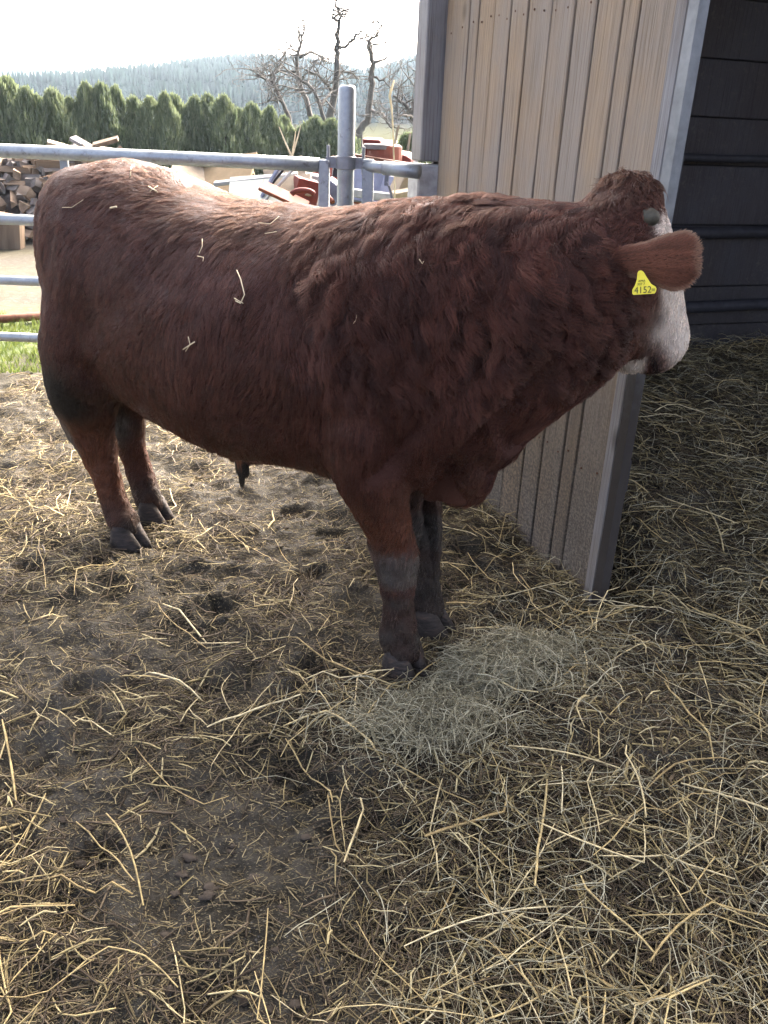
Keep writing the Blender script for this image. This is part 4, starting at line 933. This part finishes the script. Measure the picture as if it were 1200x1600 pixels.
# ---- near ear: a thin cupped leaf with its own hair
def ear_pt(px, sv, off=0.0):
    w = np.interp(px, EOX, EOW); c = np.array(at(px, EXC(px)-w*sv, 2.185-.125*(px-915)/182)); bulge = .022*(1-sv*sv)*min(1, w/30)
    return c+EN*(bulge+off)
NX, NSV = 22, 11; ev_ = []; ef_ = []
exs = np.interp(np.linspace(0, 1, NX), np.linspace(0, 1, len(EOX)), EOX)
for side_e in (.003, -.004):
    for px in exs:
        for sv in np.linspace(-1, 1, NSV): ev_.append(ear_pt(px, sv, side_e*(1-.7*abs(sv)**3)))
q_ = lambda k, i, j: k*NX*NSV+i*NSV+j
for i in range(NX-1):
    for j in range(NSV-1):
        ef_.append((q_(0, i, j), q_(0, i+1, j), q_(0, i+1, j+1), q_(0, i, j+1))); ef_.append((q_(1, i, j), q_(1, i, j+1), q_(1, i+1, j+1), q_(1, i+1, j)))
    for j in (0, NSV-1): ef_.append((q_(0, i, j), q_(1, i, j), q_(1, i+1, j), q_(0, i+1, j)))
for i in (0, NX-1):
    for j in range(NSV-1): ef_.append((q_(0, i, j), q_(0, i, j+1), q_(1, i, j+1), q_(1, i, j)))
m = MB(); m.add(ev_, ef_); MAT['ear_skin'] = simple('ear_skin', (.085, .045, .032), .8, 0, .2, 40, rand=0)
ear_o = bpart(m.build('ear', MAT['ear_skin'], smooth=True))
n = 9000; ex = rng.uniform(925, 1096, n); es = np.sign(rng.uniform(-1, 1, n))*rng.random(n)**.8; wk = np.interp(ex, EOX, EOW)/45; kp = rng.random(n) < wk+.1; ex, es = ex[kp], es[kp]; n = len(ex)
R0 = np.array([ear_pt(a_, b_, .004) for a_, b_ in zip(ex, es)]); tt = (ex-915)/182
dr = unit(ED[None]*1.0+EU[None]*(es*(.2+.55*sstep(.5, 1, tt)))[:, None]+EN[None]*.10+rng.normal(0, .10, (n, 3))); Lh = rng.uniform(.009, .017, n)*(1-.3*sstep(.8, 1, tt))
T = R0[:, None]+dr[:, None]*(Lh[:, None]*s[None])[:, :, None]+EN*(.10*Lh[:, None]*(s-s*s)[None])[:, :, None]
base_c = RED*1.2*(1-sstep(.05, .45, tt))[:, None]+TAN*np.array([1.45, 1.35, 1.45])*sstep(.05, .45, tt)[:, None]; streak = vn3(np.stack([es*9, tt*3, 0*tt], 1), 5)
base_c = base_c*(.6+.8*streak)[:, None]; rim_ = np.maximum(sstep(.78, .95, np.abs(es))*sstep(.2, .5, tt), sstep(.90, .98, tt))[:, None]; base_c = base_c*(1-.6*rim_)+np.array([.22, .15, .10])*.6*rim_
low_ = (sstep(-.55, -.85, es)*sstep(.55, .2, tt))[:, None]; base_c = base_c*(1-.7*low_)+np.array([.20, .165, .12])*.7*low_
ecol = np.concatenate([base_c[:, None]*rng.uniform(.7, 1.35, (n, 1, 1))*np.ones((1, KP, 1)), np.ones((n, KP, 1))], 2)
strands('ear_hair', T, np.broadcast_to(.0007*taper, (n, KP)), ecol)
# ragged hair beside the tail root
n = 500; base = np.array(at(108, 290, 3.3)); root = base+rng.normal(0, .018, (n, 3))+np.array([.02, 0, 0]); dr = unit(np.array([-.8, 0, .25])+rng.normal(0, .25, (n, 3))); Lh = rng.uniform(.03, .075, n)
T = root[:, None]+dr[:, None]*(Lh[:, None]*s[None])[:, :, None]-Z3*(.02*s*s)[None, :, None]
strands('tail_tuft', T, np.broadcast_to(.0008*taper, (n, KP)), np.concatenate([np.broadcast_to(GING*1.0, (n, KP, 3)), np.ones((n, KP, 1))], 2))
# ---- hooves: two claws to a foot
def hoofmat():
    m = NT('hoof_horn'); f = m.noise(m.coords((1, 1, 4)), 25, 5, .6); m.col(m.ramp(f, [(.3, (.014, .012, .010)), (.55, (.040, .033, .027)), (.8, (.085, .052, .035))])); m.rough(.75); m.b.inputs['Specular IOR Level'].default_value = .2; m.bump(f, .7, .008); return m.m
MAT['hoof'] = hoofmat()
def claw(pos, yaw, sgn, sc=1):
    m = MB(); secs = []
    for zt, x0, x1, w in ((0, -.050, .078, .030), (.018, -.050, .072, .031), (.045, -.044, .048, .029), (.07, -.036, .028, .026), (.085, -.028, .012, .018)):
        ring = []
        for j in range(12):
            t = 2*math.pi*j/12; x = (x0+x1)/2+(x1-x0)/2*math.cos(t); y = w*math.sin(t)*(1-.30*max(0, math.cos(t)))
            ring.append((x, y+sgn*(.033-.012*max(0, math.cos(t))), zt))
        secs.append(ring)
    V = [p for r in secs for p in r]; k = 12
    m.add(V, [tuple(range(k))[::-1], tuple(range(4*k, 5*k))]+[(i*k+j, i*k+(j+1) % k, (i+1)*k+(j+1) % k, (i+1)*k+j) for i in range(4) for j in range(k)])
    R = Matrix.Rotation(yaw, 3, 'Z'); m.v = [tuple(np.array(R @ Vector(p))*sc+np.array(pos)) for p in m.v]
    return bpart(m.build('hoof', MAT['hoof'], smooth=True))
ya = math.atan2(BA[1], BA[0])
for (uu, vv, dz, yw) in ((-.655, -.12, 0, .15), (-.755, .10, 0, .12), (.735, -.13, 0, -.25), (.665, .13, 0, .10)):
    p = B(uu, vv, 0); p[2] = -.004
    for sg in (-1, 1): claw(p, ya+yw, sg, 1.2)
    for sg in (-1, 1):
        q = B(uu-.065, vv+sg*.022, .105); m = MB(); m.lathe([(.004, -.028), (.012, -.02), (.015, 0), (.008, .016)], 8, q); bpart(m.build('dewclaw', MAT['hoof'], smooth=True))
# ---- horn buds, nostrils, eyes
MAT['horn'] = simple('grey_horn', (.055, .05, .035), .55, 0, .5, 45)
def bud(c, d, r):
    m = MB(); d = unit(d); m.tube([c-d*.02, c, c+d*.018, c+d*.032, c+d*.040], [r, r, r*.9, r*.62, r*.2], 14); return bpart(m.build('horn_bud', MAT['horn'], smooth=True))
hb = np.array(at(1003, 341, 2.19)); hdir = unit(HRx*1.0+FD*.15+Z3*.15)
bud(hb+hdir*.008, hdir, .026); bud(H(.045, -.065, -.128), unit(-HRx), .024)
MAT['eye'] = simple('eye', (.012, .009, .008), .12, 0, .1, 5, bump=0)
for sg in (-1, 1):
    m = MB(); c = H(.165, -.045, sg*.128); m.lathe([(.003, -.019), (.012, -.014), (.018, 0), (.012, .014), (.003, .019)], 12, c); bpart(m.build('eye', MAT['eye'], smooth=True))
    m = MB(); c = H(.465, -.06, sg*.05); m.lathe([(.003, -.014), (.011, -.008), (.011, .008), (.003, .014)], 10, c); bpart(m.build('nostril', MAT['eye'], smooth=True))
# ---- yellow ear tag with its print
MAT['tag'] = simple('yellow_plastic', (.80, .68, .06), .45, 0, .06, 30, bump=0); MAT['ink'] = simple('black_print', (.03, .028, .02), .6, 0, .1, 5, bump=0)
tc = np.array(at(1007, 441, 2.075)); tn = unit(np.array([0, 0, EYE])-tc+np.array([-.25, 0, .1])); tr_ = unit(np.cross(Z3, tn)); tr_ = unit(tr_+.17*np.cross(tn, tr_)); tu = np.cross(tn, tr_)
PXM = np.linalg.norm(tc-np.array([0, 0, EYE]))/F*.98
TP = Matrix([[tr_[0], tn[0], tu[0], tc[0]], [tr_[1], tn[1], tu[1], tc[1]], [tr_[2], tn[2], tu[2], tc[2]], [0, 0, 0, 1]])
# outline in the tag's own millimetres
ol = [(-17, -18.5), (15.5, -18.5), (17.5, -16), (18.5, -11), (16.5, -7.5), (10, -3), (3, 8), (-1.5, 16), (-5, 18.5), (-9, 18), (-11, 15), (-11.5, 6), (-14.5, -4), (-18.5, -10), (-18.5, -16)]
sc_ = PXM*.93
m = MB(); m.prism([(x*sc_, y*sc_) for x, y in ol], -.0012, .0012); o = m.build('ear_tag', MAT['tag'], bevel=.0004); tago = bpart(o); o.matrix_basis = Matrix.Identity(4)
o.data.transform(TP)
def print_(txt, x, y, size, ang=0, sx=1):
    cu = bpy.data.curves.new('tag_print', 'FONT'); cu.body = txt; cu.size = size*sc_; cu.align_x = 'LEFT'; cu.extrude = 0.0001
    t = bpy.data.objects.new('tag_print', cu); COL.objects.link(t); bpy.context.view_layer.update()
    me = bpy.data.meshes.new_from_object(t.evaluated_get(bpy.context.evaluated_depsgraph_get())); bpy.data.objects.remove(t)
    me.transform(TP @ Matrix.Translation((x*sc_, .0018, y*sc_)) @ Matrix.Rotation(math.radians(90), 4, 'X') @ Matrix.Rotation(math.radians(180), 4, 'Y') @ Matrix.Scale(-1, 4, (1, 0, 0)) @ Matrix.Diagonal((sx, 1, 1, 1)))
    ob = link('tag_print', me, MAT['ink']); ob.parent = tago; ob.matrix_parent_inverse = Matrix.Identity(4); return ob
print_('4152', -15.5, -16.5, 14.5, sx=.92); print_('AMA', -9.5, .5, 5.2); print_('307 7', -11, -4.3, 5.2); print_('IIIIII', 11, -14.5, 6, sx=.6)
m = MB(); m.tube([(-6.5*sc_, -.003, 14*sc_), (-6.5*sc_, .0035, 14*sc_)], 2.4*sc_, 12); m.v = [tuple(TP @ Vector(p)) for p in m.v]; o = m.build('tag_stud', MAT['tag']); o.parent = tago
# ------------------------------------------------------------------ straw, hay and dung on the ground
def strawmat(name, stops, rough=.65, trans=.18):
    m = NT(name); g = m.n('ShaderNodeNewGeometry'); c = m.ramp(g.outputs['Random Per Island'], stops)
    f = m.noise(m.coords(), 40, 3, .6); c = m.mix(m.ramp(f, [(.35, (.55, .55, .55)), (.65, (0, 0, 0))]), c, (.085, .065, .040))
    m.col(c); m.rough(rough); m.b.inputs['Specular IOR Level'].default_value = .18
    return m.m
MAT['crumb'] = strawmat('trodden_straw', [(0, (.035, .027, .015)), (.35, (.10, .08, .042)), (.7, (.25, .20, .10)), (1, (.42, .35, .19))], .75)
MAT['dark_straw'] = strawmat('gap_shade_straw', [(0, (.022, .016, .010)), (.5, (.065, .048, .028)), (1, (.14, .105, .06))])  # brown under-layer, colour darkened so the gaps between stalks look shaded
MAT['straw'] = strawmat('straw', [(0, (.04, .030, .014)), (.35, (.16, .125, .052)), (.7, (.38, .305, .135)), (1, (.60, .51, .27))])
MAT['bright_straw'] = strawmat('fresh_straw', [(0, (.34, .245, .10)), (.5, (.58, .45, .20)), (1, (.78, .67, .39))])
MAT['hay'] = strawmat('grey_hay', [(0, (.11, .10, .058)), (.5, (.31, .285, .175)), (1, (.58, .545, .37))])
MAT['clod'] = simple('dung_clod', (.050, .040, .029), .95, 0, .4, 30, bump=.5, rand=0)
PATCH = [(350, 1345, .20), (90, 1095, .17), (130, 1260, .16), (590, 985, .16), (470, 1000, .12), (800, 905, .12), (640, 960, .12), (450, 770, .18), (215, 880, .12), (290, 1440, .12), (60, 1180, .12), (390, 1080, .10)]
PATCH = [(*gz(x, y)[:2], r) for x, y, r in PATCH]
def cover(x, y):
    d = .10+1.05*sstep(.30, .72, fbm(x*2.6+3, y*2.6, 4, 31))
    right = sstep(-.15, .45, x+.25*(1.6-y))
    d = d+.55*right*sstep(3.0, 2.0, y)
    t = (x-.72)*.945+(y-2.93)*.329; d = d+.9*sstep(-.05, .3, t)
    for cx, cy, r in PATCH: d = d*(1-.93*np.exp(-((x-cx)**2+((y-cy)*.8)**2)/(r*r)*1.1))
    # drift of straw along the foot of the shed wall
    s = (x-.72)*-.329+(y-2.93)*.945; d = d+1.1*np.exp(-((t+.06)/.07)**2)*(s > -.5)*(s < 1.6)*.8
    return np.clip(d, 0, 2.2)/2.2
def free(x, y):
    t = (x-.72)*.945+(y-2.93)*.329; s = (x-.72)*-.329+(y-2.93)*.945
    ok = np.ones(np.shape(x), bool)
    for u_, v_ in ((-.655, -.12), (-.755, .10), (.745, -.13), (.67, .13)):
        q = B(u_, v_, 0); ok &= np.hypot(x-q[0], y-q[1]) > .085
    return ok & ~((t > -.012) & (t < .09) & (s > -.28)) & ~((s > 1.62) & (t > -.2))
def scatter(n, r, pw=1.0, x0=-2.4, x1=2.4, y0=.85, y1=5.3, dens=cover):
    X = []; Y = []; c = 0
    while c < n:
        k = n*2; x = r.uniform(x0, x1, k); y = y0+(y1-y0)*r.uniform(0, 1, k)**1.35
        vis = np.abs(x) < .52*y+.55
        p = dens(x, y)**pw; ok = (r.random(k) < p) & vis & free(x, y); X.append(x[ok]); Y.append(y[ok]); c += ok.sum()
    return np.concatenate(X)[:n], np.concatenate(Y)[:n]
def straws(name, x, y, L, W, k, r, curl=.3, kink=0, lift=.01, depth=.01, pitch=.08, mat=None, label=None, cat=None, zf=None, flat=.4):
    n = len(x); hdg = r.uniform(0, 2*np.pi, n); s = np.linspace(-.5, .5, k)
    bend = r.normal(0, curl, n); seg = L/(k-1)
    pts = np.empty((n, k, 3)); px, py = x.copy(), y.copy(); a = hdg-bend*.5
    kk = r.integers(1, max(2, k-1), n); ka = r.normal(0, kink, n) if kink else np.zeros(n)
    pos = []
    for i in range(k):
        pos.append((px.copy(), py.copy())); a = a+bend/(k-1)+np.where(kk == i, ka, 0); px = px+np.cos(a)*seg; py = py+np.sin(a)*seg
    mx = np.mean([p[0] for p in pos], 0)-x; my = np.mean([p[1] for p in pos], 0)-y
    pit = r.normal(0, pitch, n); up = r.uniform(0, 1, n)*depth*(.35+2.2*cover(x, y)**1.5); arc = np.abs(r.normal(0, lift, n))
    for i in range(k):
        X = pos[i][0]-mx; Y = pos[i][1]-my
        g = ground_h(X, Y, False); pts[:, i, 0] = X; pts[:, i, 1] = Y
        base = np.maximum(g, ground_h(x, y, False)+pit*s[i]*L) if k > 2 else ground_h(x, y, False)+pit*s[i]*L
        pts[:, i, 2] = base+up+arc*(1-4*s[i]**2)+.002
    T = unit(np.gradient(pts, axis=1)); roll = r.uniform(-.9, .9, n)[:, None, None]
    S = unit(np.cross(T, Z3)); U = np.cross(S, T); S2 = S*np.cos(roll)+U*np.sin(roll); U2 = -S*np.sin(roll)+U*np.cos(roll)
    w = (W*np.exp(r.normal(0, .32, n)))[:, None, None]*np.where((np.arange(k) == 0) | (np.arange(k) == k-1), .7, 1)[None, :, None]
    ring = np.stack([pts-S2*w*.5, pts+S2*w*.5, pts+U2*w*flat], 2).reshape(n, k*3, 3)
    f = []
    for i in range(k-1):
        for j in range(3): f.append((i*3+j, i*3+(j+1) % 3, (i+1)*3+(j+1) % 3, (i+1)*3+j))
    f = np.array(f)[None]+(np.arange(n)*k*3)[:, None, None]
    o = rawmesh(name, ring.reshape(-1, 3), f.reshape(-1, 4), mat); tag(o, label, cat, kind='stuff'); return o
r = np.random.default_rng(12)
bare = lambda x, y: np.clip(cover(x, y)+.22, 0, 1)
x, y = scatter(115000, r, .7, dens=bare); straws('straw_crumbs', x, y, r.uniform(.006, .045, len(x)), .0028, 2, r, lift=0, depth=.010, pitch=.22, mat=MAT['crumb'], label='short trodden straw bits pressed into the dark mud', cat='straw')
x, y = scatter(17000, r, 1.2); straws('loose_straw', x, y, r.uniform(.025, .13, len(x)), .0034, 4, r, .18, .4, .006, .030, .12, MAT['straw'], 'loose straw strewn over the yard and shed floor', 'straw')
x, y = scatter(20000, r, 1.1); straws('dark_straw', x, y, r.uniform(.03, .15, len(x)), .0036, 4, r, .2, .4, .005, .018, .15, MAT['dark_straw'], 'dark brown straw under the golden stalks, toned for the shade in the gaps', 'straw')
x, y = scatter(800, r, 1.6); straws('long_straw', x, y, r.uniform(.14, .40, len(x)), .0040, 7, r, .35, .6, .016, .045, .10, MAT['bright_straw'], 'long golden straw stalks lying on top of the litter', 'straw')
rightd = lambda x, y: cover(x, y)*sstep(-.2, .5, x+.3*(1.9-y))
x, y = scatter(4500, r, 1.0, dens=rightd); straws('fine_hay', x, y, r.uniform(.06, .20, len(x)), .0016, 6, r, 1.0, .5, .02, .05, .25, MAT['hay'], 'fine grey hay strands mixed into the bedding', 'hay')
hc = [gz(745, 1080)[:2], gz(640, 1140)[:2], gz(825, 1045)[:2], gz(690, 1165)[:2]]
n = 5200; w_ = r.choice(4, n, p=[.45, .2, .2, .15]); c_ = np.array(hc)[w_]; sp_ = np.where(r.random(n) < .72, 1, 2.3); x = c_[:, 0]+r.normal(0, .07, n)*sp_; y = c_[:, 1]+r.normal(0, .042, n)*sp_; kq = free(x, y) & (np.hypot(x-B(.735, -.13, 0)[0], y-B(.735, -.13, 0)[1]) > .15); x = x[kq]; y = y[kq]; n = len(x)
straws('hay_tuft', x, y, r.uniform(.07, .20, n), .0019, 7, r, 1.6, .6, .028, .035, .3, MAT['hay'], 'pale grey green tuft of hay before the bull’s front hooves', 'hay')
# clods
n = 600; x, y = scatter(n, r, .5, dens=lambda x, y: np.clip(.15+.8*fbm(x*2.5, y*2.5, 2, 77)-.25, 0, 1)*(x < 1.2)*(y < 3.6)+0.02)
ico = bmesh.new(); bmesh.ops.create_icosphere(ico, subdivisions=2, radius=1); iv = np.array([v.co[:] for v in ico.verts]); if_ = np.array([[v.index for v in f.verts] for f in ico.faces]); ico.free()
sz = r.uniform(.004, .013, n)*r.uniform(.6, 1.2, n); V = iv[None]*(sz[:, None]*r.uniform(.55, 1.45, (n, len(iv))))[:, :, None]*np.array([1.3, 1, .5]); V = V+np.stack([x, y, ground_h(x, y)+sz*.2], -1)[:, None]
o = rawmesh('dung_clods', V.reshape(-1, 3), (if_[None]+(np.arange(n)*len(iv))[:, None, None]).reshape(-1, 3), MAT['clod'], smooth=False); tag(o, 'dark crumbly dung clods trodden between the straw', 'dung', kind='stuff')
# ------------------------------------------------------------------ stalks caught in the coat
from mathutils.bvhtree import BVHTree
bpy.context.view_layer.update()
bvh = BVHTree.FromPolygons([tuple(p) for p in co2], [tuple(p.vertices) for p in bme.polygons])
def on_coat(px, py, off=.016):
    d = Vector(ray(px, py)).normalized(); h = bvh.ray_cast(Vector((0, 0, EYE)), d)
    if h[0] is None: return None
    return np.array(h[0]-d*off)
CS = [([(370, 422), (376, 436), (382, 460), (376, 474), (368, 470)], .0022, 'long white straw hooked low on the bull’s ribs, a tuft at its end'),
 ([(366, 466), (380, 474)], .0016, 'short straw crossing the tuft end of the long white stalk on the ribs'),
 ([(286, 546), (304, 534)], .0028, 'thick pale straw bit low on the bull’s flank'), ([(294, 526), (297, 538), (290, 549)], .0018, 'thin straw crossing the thick bit on the flank'),
 ([(209, 252), (205, 262), (204, 275)], .0026, 'pale husk standing on the bull’s rump top'), ([(232, 291), (246, 300)], .0026, 'small pale bit high on the bull’s hip'), ([(234, 299), (247, 290)], .0014, 'thin bit crossing the pale one on the hip'),
 ([(172, 325), (182, 323)], .004, 'flat white flake on the upper rump'), ([(97, 324), (112, 324), (130, 312)], .0012, 'thin curved hair of straw at the rear edge of the rump'),
 ([(391, 312), (398, 320), (405, 327)], .0026, 'straight white straw on the back above the ribs'), ([(402, 311), (406, 324)], .0014, 'thin straw beside the straight one on the back'),
 ([(316, 373), (316, 385), (311, 396)], .0014, 'thin bent straw on the bull’s loin'), ([(308, 400), (318, 402), (317, 408)], .0014, 'little hooked bit under the bent straw on the loin'),
 ([(655, 405), (660, 412), (662, 408)], .0016, 'tiny forked bit on the bull’s shoulder top'), ([(290, 282), (312, 281), (332, 284)], .0018, 'straw lying flat along the back line'), ([(558, 490), (556, 500), (552, 506)], .0013, 'fine bent straw on the mid shoulder'),
 ([(404, 348), (422, 350), (436, 338)], .0013, 'fine curved straw below the back line'), ([(414, 365), (432, 362)], .0014, 'fine straight straw under the curved one')]
for pl, w, lb in CS:
    q = [on_coat(*p) for p in pl]
    if any(p is None for p in q): continue
    m = MB(); m.tube(q, w*.72, 5); o = m.build('straw_stalk', MAT['stalk'], smooth=True); tag(o, lb, 'straw', 'straw caught in the coat')
# ------------------------------------------------------------------ haze
m = MB(); m.box((0, 325, 59), (1290, 760, 120)); hz = m.build('haze'); tag(hz, kind='stuff')
hmt = bpy.data.materials.new('haze_air'); hmt.use_nodes = True; t_ = hmt.node_tree; t_.nodes.clear()
o_ = t_.nodes.new('ShaderNodeOutputMaterial'); pv = t_.nodes.new('ShaderNodeVolumePrincipled'); pv.inputs['Color'].default_value = (.66, .84, 1, 1); pv.inputs['Density'].default_value = .00038; pv.inputs['Anisotropy'].default_value = .2
t_.links.new(pv.outputs[0], o_.inputs['Volume']); hz.data.materials.append(hmt)
